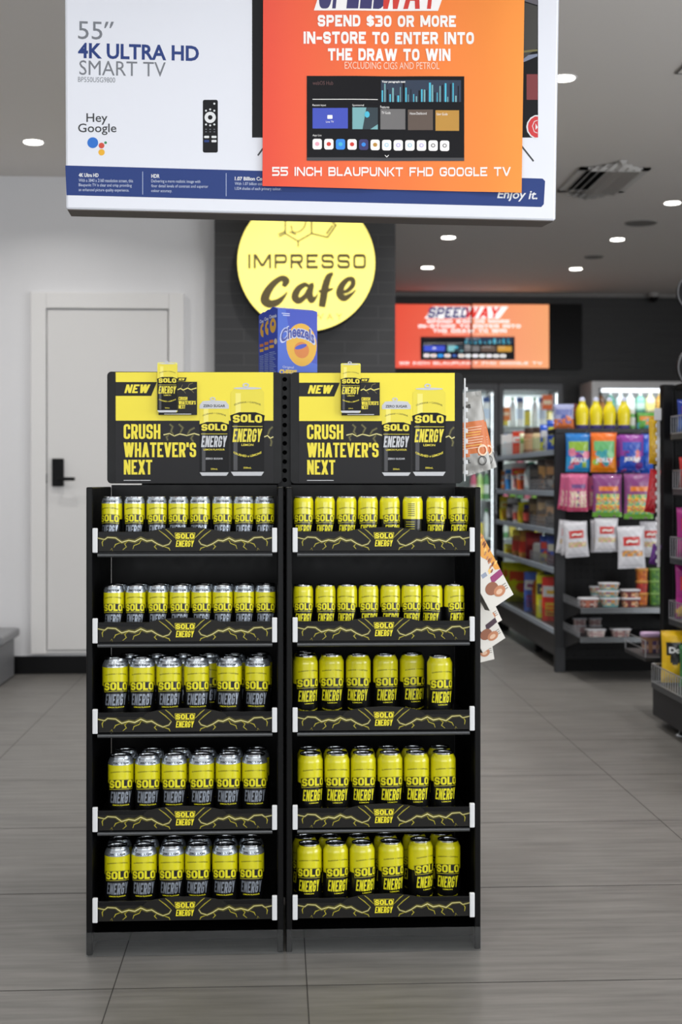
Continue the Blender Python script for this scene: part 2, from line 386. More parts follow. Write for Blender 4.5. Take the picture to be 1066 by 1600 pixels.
def brick_mat(name, c, mortar, bw, rh, rough):
    m, nt, b = new_nodes(name)
    tc = nt.nodes.new('ShaderNodeTexCoord'); sp = nt.nodes.new('ShaderNodeSeparateXYZ'); cb = nt.nodes.new('ShaderNodeCombineXYZ')
    br = nt.nodes.new('ShaderNodeTexBrick'); br.inputs['Scale'].default_value = 1; br.inputs['Brick Width'].default_value = bw; br.inputs['Row Height'].default_value = rh
    br.inputs['Mortar Size'].default_value = .0022; br.inputs['Mortar Smooth'].default_value = .2
    for i, k in enumerate(('Color1', 'Color2')): br.inputs[k].default_value = tuple(lin(x+5*i) for x in c)+(1,)
    br.inputs['Mortar'].default_value = tuple(lin(x) for x in mortar)+(1,)
    ad = nt.nodes.new('ShaderNodeMath'); ad.operation = 'ADD'
    nt.links.new(tc.outputs['Object'], sp.inputs[0]); nt.links.new(sp.outputs[0], ad.inputs[0]); nt.links.new(sp.outputs[1], ad.inputs[1])
    nt.links.new(ad.outputs[0], cb.inputs[0]); nt.links.new(sp.outputs[2], cb.inputs[1]); nt.links.new(cb.outputs[0], br.inputs['Vector'])
    nt.links.new(br.outputs['Color'], b.inputs['Base Color']); b.inputs['Roughness'].default_value = rough
    bp = nt.nodes.new('ShaderNodeBump'); bp.inputs['Strength'].default_value = .4; bp.inputs['Distance'].default_value = .003
    nt.links.new(br.outputs['Fac'], bp.inputs['Height']); bp.invert = True; nt.links.new(bp.outputs[0], b.inputs['Normal'])
    return m
m_brick = brick_mat('black_tile_brick', (46, 46, 48), (74, 74, 74), .42, .0745, .4)
m_brick2 = brick_mat('black_tile_brick_rear', (38, 38, 39), (56, 56, 56), .42, .0745, .45)
structure(MB().box(XC0, 8.4, 0, XC1, YB, CEIL, m_brick), 'column')
structure(MB().box(XC1, YB, 0, XR+.15, YB+.2, CEIL, m_brick2), 'wall_rear_black')
structure(MB().box(XC1, YB-.02, CEIL-.03, XR, YB, CEIL, M((150, 148, 146), .6)), 'trim_1')
structure(MB().box(XL, YL-.012, 0, XC0-.002, YL-.001, PZ(1022, YL), M((16, 16, 17), .35)), 'baseboard_rear')
# door with its white surround
dx0, dx1 = PX(75, YL), PX(263, YL); fx0, fx1 = PX(50, YL), PX(288, YL); dz0, dz1 = PZ(1012, YL), PZ(487, YL); fz0, fz1 = PZ(1018, YL), PZ(461, YL)
m_door = M((222, 221, 220), .45); m_frame = M((228, 227, 226), .4)
fr = MB()
fr.box(fx0, YL-.045, fz0, dx0-.006, YL-.001, fz1, m_frame, .004).box(dx1+.006, YL-.045, fz0, fx1, YL-.001, fz1, m_frame, .004).box(dx0-.006, YL-.0449, dz1+.006, dx1+.006, YL-.001, fz1, m_frame, .004)
fr.box(dx0-.006, YL-.02, fz0+.003, dx1+.006, YL-.001, dz0-.004, m_frame)
structure(fr, 'trim_2')
dr = structure(MB().box(dx0, YL-.03, dz0, dx1, YL-.002, dz1, m_door, .002), 'door_1')
lk = MB(); blk = M((14, 14, 15), .35)
lx0, lx1 = PX(83, YL), PX(101.5, YL); lz0, lz1 = PZ(760, YL), PZ(717, YL)
lk.box(lx0, YL-.052, lz0, lx1, YL-.0305, lz1, blk, .006)
lo = tag(lk.build('lock_plate', dr), 'matt black keypad lock plate')
hd = MB(); zc = PZ(748.5, YL)
hd.tube((lx1-.02, YL-.052, zc), (lx1-.02, YL-.09, zc), .011, blk).box(lx1-.035, YL-.1, zc-.011, PX(120.5, YL), YL-.082, zc+.011, blk, .005)
tag(hd.build('lever_handle', lo), 'matt black lever handle')
MB().box(dx0-.006, YL-.034, PZ(755, YL), dx0-.001, YL-.0301, PZ(740, YL), M((60, 60, 60), .4, .6)).build('latch_plate', dr)
# ------------------------------------------------------------------ ceiling fittings
glow = M((255, 250, 240), .5, emit=14)
def lamp_light(x, y, p=1.0): area_light('downlight_beam', (x, y, CEIL-.03), (0, 0, 0), .1, .1, LAMP_POWER*p, (1, .975, .945), 'DISK', math.radians(140))
DL = [(668, 418, 'small downlight closest to the ceiling join above the wall screens'), (900, 420, 'downlight beside the small ceiling speaker, above the black wall'),
      (701, 371, 'downlight directly below the corner of the hanging white carton in the photo'), (965, 374, 'downlight under the large round ceiling speaker'),
      (1051, 317, 'downlight past the air vent, at the outer edge of the photo'), (881, 122, 'large bright downlight peeking out beside the hanging white carton'),
      (52, 222, 'lone downlight above the white wall with the door')]
dl0 = None
for px, py, lab in DL:
    d = ray(px, py); t = (CEIL-CAMH)/d.z; x, y = d.x*t, d.y*t
    if dl0 is None:
        dl0 = thing('ceiling_downlight', lab, 'downlight', (x, y, CEIL), group='recessed ceiling downlights')
        t_ = MB(); t_.lathe([(.052, -.001, m_frame), (.064, -.004, m_frame), (.066, -.0005, m_frame)], 32, closed=False); t_.build('trim_ring', dl0)
        MB().lathe([(.052, -.0035, glow), (.0519, -.001, glow)], 32).build('lamp_lens', dl0)
    else: copy_thing(dl0, (x, y, CEIL), (0, 0, 0), lab)
    lamp_light(x, y, 1.7 if (x < 2 and x > .5 and y > 7) else 1)
lamp_light(1.36, 7.7, 1.7); lamp_light(1.36, 9.25, 1.7)
for x, y in ((0, 7.6), (2.72, 7.7), (-2.75, 7.6), (0, 6.2), (2.72, 6.3), (-1.37, 6.2), (-2.75, 6.1), (-1.37, 4.7), (0, 4.7), (1.36, 4.7), (2.72, 4.7), (-1.37, 3.0), (0.05, 2.7), (1.36, 3.0), (2.72, 3.2), (-1.37, 1), (0, 1), (1.36, 1), (4.1, 6.3), (4.1, 9.2), (4.1, 11.5)):
    lamp_light(x, y)
def on_ceiling(px, py):
    d = ray(px, py); t = (CEIL-CAMH)/d.z; return d.x*t, d.y*t
# square four-way air vent
x0, y0 = on_ceiling(874, 295); x1, y1 = on_ceiling(1009, 264.5)
vx0, vx1, vy0, vy1 = x0, on_ceiling(978, 295)[0], y0, y1
vt = thing('air_vent', 'square louvred air vent set flat in the ceiling', 'air vent', ((vx0+vx1)/2, (vy0+vy1)/2, CEIL))
hw = (vx1-vx0)/2; hd_ = (vy1-vy0)/2
vm = MB(); mv = M((205, 203, 200), .5)
for a, c in (((-hw, -hd_), (hw, -hd_+.05)), ((-hw, hd_-.05), (hw, hd_)), ((-hw, -hd_+.05), (-hw+.05, hd_-.05)), ((hw-.05, -hd_+.05), (hw, hd_-.05))):
    vm.box(a[0], a[1], -.012, c[0], c[1], -.001, mv)
vm.build('frame', vt)
MB().box(-hw+.05, -hd_+.05, -.004, hw-.05, hd_-.05, -.001, M((20, 20, 20), .8)).build('duct_opening', vt)
sl = MB()
for k in range(4):
    a = hw-.06-k*.05; c = hd_-.06-k*.05; t2 = .034
    for s1 in (-1, 1):
        sl.add([(-a, s1*c, -.03), (a, s1*c, -.03), (a-t2, s1*(c-t2), -.004), (-a+t2, s1*(c-t2), -.004)], [(0, 1, 2, 3)], mv)
        sl.add([(s1*a, -c, -.03), (s1*a, c, -.03), (s1*(a-t2), c-t2, -.004), (s1*(a-t2), -c+t2, -.004)], [(0, 1, 2, 3)], mv)
sl.build('louvre_slats', vt)
for px, py, r, lab in ((1002, 348, .118, 'large round grey speaker grille in the ceiling past the air vent'), (928, 401, .082, 'small round grey speaker grille close to the black rear wall')):
    x, y = on_ceiling(px, py)
    sp_ = thing('ceiling_speaker', lab, 'ceiling speaker', (x, y, CEIL), group='round ceiling speakers')
    MB().lathe([(r*.9, -.006, M((120, 118, 116), .7)), (r*.86, -.001, M((120, 118, 116), .7))], 36).build('grille', sp_)
    MB().lathe([(r*.9, -.001, M((150, 148, 145), .5)), (r*.93, -.009, M((150, 148, 145), .5)), (r, -.004, M((150, 148, 145), .5)), (r, -.0005, M((150, 148, 145), .5))], 36, closed=False).build('rim', sp_)
x, y = on_ceiling(1066, 92)
v2 = thing('access_panel', 'flush white ceiling panel with a thin dark edge, at the top corner of the photo', 'ceiling panel', (x+.2, y, CEIL), (0, 0, math.radians(0)))
MB().box(-.16, -.2, -.004, .3, .2, -.001, m_ceil).build('panel', v2)
e_ = MB(); dk = M((110, 108, 106), .7)
for a, c in (((-.17, -.21), (.31, -.2)), ((-.17, .2), (.31, .21)), ((-.17, -.2), (-.16, .2)), ((.3, -.2), (.31, .2))): e_.box(a[0], a[1], -.006, c[0], c[1], -.001, dk)
e_.build('edge_trim', v2)
sc_ = thing('security_camera', 'small white dome security camera at the top of the black rear wall', 'security camera', P(1022, 459, YB-.12))
MB().lathe([(.055, -.035, M((170, 168, 166), .5)), (.06, -.01, M((170, 168, 166), .5)), (.06, .012, M((170, 168, 166), .5))], 24).build('housing', sc_)
MB().lathe([(.002, -.085, blk), (.025, -.078, blk), (.04, -.06, blk), (.042, -.035, blk)], 24).build('dome_lens', sc_)
mo = MB(); zz = PZ(459, YB-.12); mo.box(-.02, 0, -.02+.012, .02, .118, .012, M((170, 168, 166), .5)); mo.build('bracket', sc_)
# ------------------------------------------------------------------ energy drink cans
YEL = M((226, 219, 14), .3, coat=.9); BLK = M((9, 9, 10), .32, coat=.3); SIL = M((196, 204, 212), .26, .85); TXY = M((232, 224, 30), .4); TXS = M((150, 158, 170), .28, .55); TXD = M((58, 56, 20), .5)
RIM = M((205, 208, 212), .18, 1.0); LID = M((160, 163, 168), .25, 1.0); TXK = M((40, 44, 50), .5)
def solo_word(r=.42): return block('SOLO', 1.45, .62, .34, .09, r)
def energy_word(): return block('ENERGY', 1.15, .33, .2, .085, .16, .16)
def can_meshes(slim, zero):
    R, H = (.0265, .134) if slim else (.033, .168)
    K = dict(split=.076, g=.102, b0=.064, b1=.089, e0=.039, e1=.0615, l=.0335, band=.1165, c=.025, w=.029) if slim else dict(split=.097 if zero else .094, g=.126, b0=.0815, b1=.109, e0=.049, e1=.078, l=.0425, band=.145, c=.031, w=.0365)
    mb = MB(); top = SIL if zero else YEL
    pr = [(.72*R, 0.0, RIM), (.8*R, .0015, RIM), (.95*R, .007, BLK), (R, .013, BLK), (R, K['split'], YEL), (R, K['band'], top)]
    pr += [(R, H-.015, top), (.975*R, H-.011, top), (.9*R, H-.0055, top), (.885*R, H-.0035, RIM), (.905*R, H-.002, RIM), (.905*R, H, RIM), (.87*R, H, RIM), (.85*R, H-.004, RIM)] if slim else \
          [(R, H-.022, top), (.985*R, H-.017, top), (.86*R, H-.0085, top), (.79*R, H-.0045, RIM), (.815*R, H-.0025, RIM), (.815*R, H, RIM), (.785*R, H, RIM), (.765*R, H-.0045, RIM)]
    mb.lathe(pr, 40, closed=False)
    def wrap(x, z, off): a = x/R; q = R+off; return (q*math.sin(a), -q*math.cos(a), z)
    def put(sh, mat, layer, bow=0.0):
        sh = slice2(sh, .003)
        if bow: sh = map2(sh, lambda x, z: (x, z+bow*(1-(x/K['w'])**2)))
        mb.sheet(sh, mat, .00012+.00012*layer, wrap)
    W = K['w']; b0, b1 = K['b0'], K['b1']
    def badge(g): return poly2([(-W-g, b1+g*.6-.004), (W+g, b1+g*.6-.004), (W*.9+g, b0-g), (-W*.9-g, b0-g)])
    put(badge(.0016), BLK, 1, .004); put(badge(.0006), TXY, 2, .004); put(badge(-.0004), BLK, 3, .004)
    sw = fit2(solo_word(), -W*.9, b0+.003, W*.9, b1-.004); put(sw, TXY, 4, .0035)
    put(fit2(energy_word(), -W*.84, K['e0'], W*.84, K['e1']), TXS if zero else TXY, 1)
    lw = W*(.62 if zero else .34); put(fit2(ftext('LEMON FLAVOUR' if zero else 'LEMON', .02), -lw, K['l'], lw, K['l']+.0034), TXY, 1)
    put(fit2(ftext('GUARANA + CAFFEINE', .01), -W*.82, K['g']-.004, W*.82, K['g']-.0005), TXD, 1, .006)
    if zero: put(fit2(ftext('ZERO SUGAR', .03), -W*.62, K['band']+.003, W*.62, K['band']+.0085), TXK, 1)
    else: put(fit2(ftext('CRUSHED o LEMONS', .02), -W*.8, K['c']-.001, W*.8, K['c']+.0025), TXY, 1, -.007)
    # nutrition panel on the far side
    for k in range(9): mb.sheet(slice2(rect2(R*math.pi-.012, .02+.006*k, R*math.pi+.012, .0212+.006*k), .003), TXY, .0002, wrap)
    for k in range(7): mb.sheet(slice2(rect2(R*math.pi-.006, K['split']+.008+.005*k, R*math.pi+.012, K['split']+.0095+.005*k), .003), TXK, .0002, wrap)
    rr = .85*R if slim else .765*R
    lid = MB(); lid.lathe([(rr, H-.004 if slim else H-.0045, LID), (rr*.95, H-.0052, LID), (rr*.9, H-.0045, LID), (.0005, H-.0044, LID)], 32, closed=False)
    tb = MB(); tb.sheet(ring2(0, .004, .0035, .0035, .0078, .0095, 20), RIM, 0, lambda x, y, o: (x, y, H-.0028)); tb.lathe([(.0035, H-.0044, RIM), (.0035, H-.0022, RIM)], 12, 0, -.004)
    return mb, lid, tb
GRP = {(True, True): 'slim silver-topped cans', (True, False): 'slim yellow cans', (False, True): 'tall silver-topped cans', (False, False): 'tall yellow cans'}
CANW = {(True, True): 'silver-topped slim can', (True, False): 'all-yellow slim can', (False, True): 'silver-topped tall can', (False, False): 'all-yellow tall can'}
PROTO = {}
def place_can(slim, zero, x, y, z, rot, label):
    k = (slim, zero)
    if k not in PROTO:
        r = thing('drink_can', label, 'drink can', (x, y, z), (0, 0, rot), GRP[k]); a, c, d = can_meshes(*k)
        a.build('can_body', r); c.build('lid', r); d.build('pull_tab', r); PROTO[k] = r
    else: copy_thing(PROTO[k], (x, y, z), (0, 0, rot), label)
YS = 3.44; SHZ = [1.031, .803, .583, .333, .1]
SHN = ['top', 'second', 'third', 'fourth', 'bottom']
ROWS = {  # (stand, shelf): px of can centres in the front row, label offset as a fraction of the radius, depth nudges; then the row behind
 ('left', 0): ([175, 210.4, 245, 279, 312.6, 347.5, 380.7, 413], [-.3, -.08, .1, -.1, -.2, .04, .1, .14], None, None),
 ('left', 1): ([178, 212, 247, 281, 315, 348, 381.5, 415], [-.1, -.08, 0, 0, .04, .04, .04, 0], None, [184, 217.5, 251.5, 286, 319, 351, 383, 415.5]),
 ('left', 2): ([180, 222.2, 264.3, 307.3, 358.4, 402.7], [.08, 0, .09, .12, -.12, -.15], None, [204, 245.7, 287, 325, 365.5, 406]),
 ('left', 3): ([189, 230.8, 272.3, 315, 356.8, 398], [0, .03, 0, .08, 0, .03], None, [197, 239, 281, 320.6, 361.5, 401.7]),
 ('left', 4): ([183.5, 225.3, 268, 309, 351.6, 393], [0, -.03, -.05, -.03, -.03, 0], None, [186.6, 230, 271.7, 312, 352.8, 391.8]),
 ('right', 0): ([474.3, 507.8, 541.6, 575, 609, 645, 682, 716.6], [0, 0, .1, .1, .42, 9, -.1, .1], None, None),
 ('right', 1): ([473.7, 508.8, 542.6, 576, 610, 642.7, 676, 709.7], [.06, .1, -.16, .16, .1, .1, -.25, .5], None, None),
 ('right', 2): ([476, 518, 560, 602.4, 644, 687], [.32, .08, -.08, .2, .32, .27], [.035, .045, .045, .045, .055, 0], [477]),
 ('right', 3): ([485, 526.8, 567.9, 609.6, 651, 692.6], [.29, .05, .05, .2, .13, .27], None, [484, 525, 567, 607, 646, 687]),
 ('right', 4): ([483.2, 524.6, 566, 610.6, 657, 699.9], [0, .27, .4, .32, .58, 0], [0, 0, 0, .008, .02, .02], [476, 512.5, 560, 603, 648, 690]),
}
SX = {'left': (PX(134, YS)+PX(445, YS))/2-.001, 'right': (PX(445, YS)+PX(751, YS))/2+.002}
for (st, sh), (fx, rots, dy, bx) in ROWS.items():
    slim = sh < 2; zero = st == 'left'; R = .0265 if slim else .033
    for row, xs in (('front', fx), ('rear', bx or [])):
        for i, px in enumerate(xs):
            y = YS+.014+R+(0 if row == 'front' else 2*R+.0035)
            if dy: y += dy[i]
            x = PX(px, y); lo_, hi_ = SX[st]-.2325+R, SX[st]+.2325-R; x = min(max(x, lo_), hi_)
            if i: x = max(x, lastx+2*R+.0006)
            lastx = x
            o = rots[i] if row == 'front' else random.uniform(-.3, .3)
            rot = math.atan2(-x, y)+(math.pi-.25 if o == 9 else math.asin(o))
            lab = '%s, %s from %s in %s row, %s shelf of %s stand' % (CANW[(slim, zero)], ORD[i], 'left', row, SHN[sh], st)
            if len(xs) == 1: lab = 'all-yellow tall can in rear row behind first can, third shelf of right stand'
            if o == 9: lab = 'slim yellow can turned to show its nutrition panel, top shelf of right stand'
            place_can(slim, zero, x, y, SHZ[sh]+.0005, rot, lab)
# ------------------------------------------------------------------ the two display stands
SBK = M((11, 11, 12), .34, noise=.08); SBK2 = M((21, 21, 22), .3, noise=.06); SLIP = M((88, 90, 92), .35, .5); WHT = M((226, 228, 230), .4)
PRN = M((34, 33, 31), .4); HALO = M((84, 79, 22), .5); HALO2 = M((140, 130, 30), .5); BOLT = M((250, 246, 190), .5); YPR = M((244, 230, 40), .45); YCARD = M((250, 232, 62), .45); KCARD = M((46, 46, 48), .5)
CLEAR = clear_mat('clear_acrylic', (.9, .92, .93), .07, .05)
BRK = [(1.0245, 1.083), (.7945, .854), (.565, .6235), (.316, .3745), (.0855, .144)]
def bolt(pts, w):
    n = len(pts); ws = [w*(1-.55*abs(2*i/(n-1)-1)) for i in range(n)]
    return line2(pts, w, widths=ws)
def jag(a, b, n, amp, rnd):
    return [(a[0]+(b[0]-a[0])*i/n+(0 if i in (0, n) else rnd.uniform(-amp, amp)*.6), a[1]+(b[1]-a[1])*i/n+(0 if i in (0, n) else rnd.uniform(-amp, amp))) for i in range(n+1)]
def lightning(mb, main, branches, w, lay):
    mb.sheet(bolt(main, w*7), HALO, lay)
    for b_ in branches: mb.sheet(bolt(b_, w*3), HALO, lay)
    mb.sheet(bolt(main, w*3), HALO2, lay+.00012)
    for b_ in branches: mb.sheet(bolt(b_, w*.55), YPR, lay+.00024)
    mb.sheet(bolt(main, w), BOLT, lay+.00024)
def solo_logo(mb, cx, cz, w, h, lay, halo=True):
    a = poly2([(cx-w*.52, cz+h*.98), (cx+w*.52, cz+h*.98), (cx+w*.47, cz+h*.52), (cx-w*.47, cz+h*.52)])
    mb.sheet(a, YPR, lay); mb.sheet(fit2(a, cx-w*.495, cz+h*.545, cx+w*.495, cz+h*.955), KCARD, lay+.0001)
    mb.sheet(fit2(solo_word(), cx-w*.46, cz+h*.57, cx+w*.46, cz+h*.93), YPR, lay+.0002)
    mb.sheet(fit2(energy_word(), cx-w*.47, cz, cx+w*.47, cz+h*.45), YPR, lay+.0002)
def strip_print(zb):
    mb = MB(); k = .000508; rnd = random.Random(3)
    def z(py): return zb+(372-py)*k
    arch = [(-.218, z(366)), (.218, z(366)), (.218, z(290))]
    arch += [(.105*math.cos(t*math.pi/16) if 0 < t < 16 else (.105 if t == 0 else -.105), z(290)+.0215*math.sin(t*math.pi/16)) for t in range(17)] + [(-.218, z(290))]
    mb.slab(poly2(arch), -.006, -.004, PRN)
    L = .0062
    for s in (-1, 1):
        q = [(115, 300), (150, 308), (165, 297), (205, 300), (235, 322), (270, 312), (300, 318), (330, 302), (360, 316), (384, 312), (412, 330), (440, 342), (470, 332), (482, 314)]
        main = [(s*(550-x)*k, z(y)) for x, y in q]
        br = [[(s*(550-x)*k, z(y)) for x, y in c] for c in ([(148, 306), (138, 322), (141, 342)], [(268, 314), (250, 330), (258, 345), (240, 360)], [(335, 306), (322, 328), (296, 338), (290, 356)], [(410, 330), (398, 344), (410, 358)], [(482, 314), (452, 286), (420, 262)], [(500, 300), (470, 270), (452, 256)], [(232, 322), (205, 332), (196, 348)], [(440, 342), (470, 352), (476, 364)])]
        lightning(mb, main, br, .0015, L)
        mb.sheet(bolt([(s*(550-190)*k, z(366)), (s*(550-186)*k, z(352)), (s*(550-178)*k, z(362))], .0012), HALO2, L+.0003)
    solo_logo(mb, 0, z(345), .05, .0365, L+.0004)
    return mb
def can_art(mb, fn, x0, y0, x1, y1, zero, lay):     # a can as printed on the header card; y0 base, y1 rim
    w = x1-x0; h = y1-y0; X = lambda u: x0+u*w; Z = lambda v: y0+v*h
    def sh(s, m, l): mb.sheet(map2(s, fn), m, lay+l*.0001)
    yt = M((238, 222, 60), .4); yh = M((250, 238, 120), .4); k = M((22, 22, 24), .4); kh = M((62, 62, 66), .4); si = M((205, 207, 212), .4)
    sh(poly2([(X(.08), Z(0)), (X(.92), Z(0)), (X(1), Z(.045)), (X(1), Z(.94)), (X(.9), Z(.985)), (X(.1), Z(.985)), (X(0), Z(.94)), (X(0), Z(.045))]), yt, 0)
    sh(poly2([(X(0), Z(.045)), (X(.08), Z(.0)), (X(.92), Z(0)), (X(1), Z(.045)), (X(1), Z(.64)), (X(0), Z(.64))]), k, 1)
    sh(rect2(X(.08), Z(.06), X(.2), Z(.62)), kh, 2); sh(rect2(X(.14), Z(.66), X(.3), Z(.93)), yh, 2)
    sh(poly2([(X(.08), Z(0)), (X(.92), Z(0)), (X(1), Z(.045)), (X(0), Z(.045))]), si, 2.5)
    if zero:
        sh(poly2([(X(0), Z(.89)), (X(1), Z(.89)), (X(1), Z(.94)), (X(.9), Z(.985)), (X(.1), Z(.985)), (X(0), Z(.94))]), si, 2.5)
        sh(fit2(ftext('ZERO SUGAR', .03), X(.12), Z(.91), X(.88), Z(.945)), TXK, 3)
    sh(ell2(X(.5), Z(.985), w*.42, h*.013), si, 3); sh(ring2(X(.45), Z(1.02), w*.05, h*.012, w*.1, h*.025), si, 3)
    sh(poly2([(X(-.02), Z(.68)), (X(.25), Z(.715)), (X(.75), Z(.715)), (X(1.02), Z(.68)), (X(.98), Z(.575)), (X(.02), Z(.575))]), k, 3)
    sh(map2(fit2(solo_word(), X(.06), Z(.59), X(.94), Z(.68)), lambda x, y: (x, y+h*.012*(1-((x-X(.5))/(w*.5))**2))), yt, 4)
    sh(rect2(X(.05), Z(.552), X(.95), Z(.558)), yt, 4)
    sh(fit2(energy_word(), X(.05), Z(.38), X(.95), Z(.53)), si if zero else yt, 4)
    sh(fit2(ftext('LEMON FLAVOUR' if zero else 'LEMON', .02), X(.14 if zero else .32), Z(.335), X(.86 if zero else .68), Z(.36)), yt, 4)
    sh(map2(fit2(ftext('GUARANA + CAFFEINE'), X(.1), Z(.77), X(.9), Z(.79)), lambda x, y: (x, y+h*.05*(1-((x-X(.5))/(w*.5))**2))), TXD, 4)
    if zero: sh(fit2(ftext('ZERO SUGAR', .02), X(.2), Z(.215), X(.8), Z(.24)), si, 4)
    else: sh(map2(fit2(ftext('CRUSHED o LEMONS', .03), X(.08), Z(.27), X(.92), Z(.295)), lambda x, y: (x, y-h*.06*(1-((x-X(.5))/(w*.5))**2))), yt, 4)
    sh(fit2(ftext('250mL' if zero else '500mL', .02), X(.38), Z(.08), X(.62), Z(.1)), yt, 4)
YH = 3.83
HF = Frame((-.2355, YH, 0), (1, 0, 0), (0, 0, 1))
def hl(zx, zy): return HF.loc(120+zx/3.135, 560+zy/3.136)       # a point of the enlarged header picture on the header's sheet
def hart(sh): return map2(sh, lambda x, y: hl(x, -y))            # artwork drawn in (x, -y) of that picture
def crush_words(mb, boxes, mat, lay):
    for t, (a, b_, c, d) in boxes: mb.sheet(hart(fit2(block(t, 1.05, .28, .165, .06, .13), a, -d, c, -b_)), mat, lay)
def stand(side, xc, hx):
    r = thing('display_stand', '%s black shelf display stand stocked with %s energy drink cans' % (side, 'silver-topped' if side == 'left' else 'all-yellow'), 'display stand', (xc, YS, 0), group='black energy drink display stands')
    W = .2505; D = .4
    for s in (-1, 1):
        a, c = (s*W, s*(W-.016)) if s > 0 else (-W, -W+.016)
        p = MB(); p.box(min(a, c), 0, .0, max(a, c), D-.012, 1.19, SBK, .003); p.build('side_panel', r)
    MB().box(-W+.0165, D-.014, .055, W-.0165, D-.004, 1.195, SBK).build('back_panel', r)
    MB().box(-W+.0165, .02, .03, W-.0165, D-.016, .052, SBK).build('base_tray', r)
    for k, (z, (b0, b1)) in enumerate(zip(SHZ, BRK)):
        s_ = MB(); s_.box(-W+.018, .004, z-.012, W-.018, D-.016, z, SBK2, .002)
        if k < 4: s_.tube((-.222, .003, b0-.0075), (.222, .003, b0-.0075), .0055, SLIP, 12)
        o = s_.build('shelf', r)
        h_ = MB(); h_.box(-.221, -.004, b0+.001, .221, .0035, b0+.0525, SBK2, .0015); h_.build('strip_holder', o)
        sp_ = strip_print(b0).build('printed_strip', o); tag(sp_, 'printed strip with lightning bolts and yellow logo')
        for s in (-1, 1):
            w_ = MB(); w_.box(s*.2275-.0065, -.008, b0-.001, s*.2275+.0065, .003, b1+.003, WHT, .002); tag(w_.build('corner_bracket', r), 'white plastic corner bracket')
    kg = MB(); kg.box(-W+.001, -.012, .001, W-.001, -.0095, .062, CLEAR); tag(kg.build('kick_guard', r), 'clear plastic kick guard')
    # header board with its printed card
    h0 = hx-xc; zt = PZ(582, YH); zb = PZ(756, YH)
    hb = MB(); hb.slab(rrect2(h0-.2465, zb+.001, h0+.2465, zt, .012), YH-YS, YH-YS+.018, SBK2)
    hbo = hb.build('header_board', r)
    c_ = MB(); y_ = YH-YS
    def F(l): return -(y_)+.001+l
    # card art is in frame coordinates around the left header's centre
    def sheet(sh, m, l): c_.sheet(map2(sh, lambda x, z: (x+h0, z)), m, F(l*.0001))
    H = hart
    sheet(H(poly2([(191, -68), (963, -68), (963, -610), (191, -610)])), KCARD, 0)
    sheet(H(poly2([(191, -68), (963, -68), (963, -305), (191, -305)])), YCARD, 2)
    sheet(H(poly2([(191, -116), (393, -116), (365, -184), (191, -184)])), KCARD, 4)
    sheet(H(fit2(block('NEW', 1.1, .4, .22, .09, .1, .22), 233, -170, 362, -128)), YCARD, 6)
    for t, (a, b_, c, d) in (('CRUSH', (230, 322, 410, 395)), ("WHATEVER'S", (230, 412, 585, 484)), ('NEXT', (230, 497, 370, 569))):
        sheet(H(fit2(block(t, 1.05, .28, .165, .06, .13), a, -d, c, -b_)), YCARD, 6)
    sheet(H(rect2(230, -599, 362, -596)), WHT, 6)
    rnd = random.Random(5)
    bolts = [[(425, -375), (455, -368), (478, -380), (505, -370), (540, -378), (575, -368), (604, -376)], [(478, -380), (462, -358), (470, -335), (455, -322)], [(505, -370), (520, -340), (500, -322)], [(540, -378), (555, -352), (578, -340)], [(455, -368), (440, -385), (446, -402)], [(575, -368), (560, -392), (572, -410)], [(918, -385), (935, -378), (948, -392), (963, -384)], [(935, -378), (945, -350), (960, -335)], [(948, -392), (955, -410), (950, -430)]]
    for b_ in bolts: sheet(H(line2(b_, 12)), M((70, 68, 40), .5), 4)
    for i, b_ in enumerate(bolts): sheet(H(line2(b_, 4 if i in (0, 6) else 1.8)), M((248, 238, 160), .5) if i in (0, 6) else M((150, 142, 80), .5), 7)
    class Sh:                                       # lets can_art draw into the shifted card
        def sheet(s, sh, m, l): c_.sheet(map2(sh, lambda x, z: (x+h0, z)), m, F(.0008)+l)
    can_art(Sh(), lambda x, y: hl(x, -y), 602, -575, 745, -206, True, 0); can_art(Sh(), lambda x, y: hl(x, -y), 755, -575, 918, -140, False, 0)
    co = c_.build('header_card', hbo); tag(co, 'printed yellow and black header card')
    # cut-out promo card clipped to the header
    pc = thing('promo_card', 'small cut-out can promo card clipped to the top of the %s yellow header' % side, 'promo card', (hx, YH, 0), group='cut-out promo cards on the headers')
    m1 = MB(); pa = hl(402, 115); pb = hl(590, 278); m1.slab(rect2(pa[0], pb[1], pb[0], pa[1]), -.009, -.006, KCARD)
    e1 = lambda l: .009+.0002+l*.0001
    ta = [hl(495, 95), hl(540, 95), hl(532, 113), hl(495, 113)]; m1.slab(poly2([(q[0], q[1]) for q in ta]), -.0088, -.0062, KCARD)
    m1.sheet(H(fit2(block('NEW', 1.1, .4, .22, .09, .1, .22), 500, -109, 530, -99)), YCARD, e1(0))
    m1.sheet(H(line2([(495, -155), (510, -148), (522, -156), (545, -146), (560, -154), (588, -146)], 5)), M((240, 228, 120), .5), e1(1))
    for q in ([(510, -148), (520, -130)], [(545, -146), (552, -128), (570, -122)], [(522, -156), (535, -172)], [(560, -154), (575, -170)]): m1.sheet(H(line2(q, 2)), M((140, 132, 80), .5), e1(1))
    for t, (a, b_, c, d) in (('CRUSH', (500, 189, 543, 206)), ("WHATEVER'S", (500, 209, 584, 227)), ('NEXT', (500, 229, 533, 247))):
        m1.sheet(H(fit2(block(t, 1.05, .28, .165, .06, .13), a, -d, c, -b_)), YCARD, e1(1))
    m1.sheet(H(rect2(430, -275, 562, -272)), WHT, e1(1))
    m1.build('sign_panel', pc)
    m2 = MB(); qa = hl(397, 22); qb = hl(495, 266); m2.slab(rrect2(qa[0], qb[1], qb[0], qa[1], .004), -.0135, -.0105, YEL)
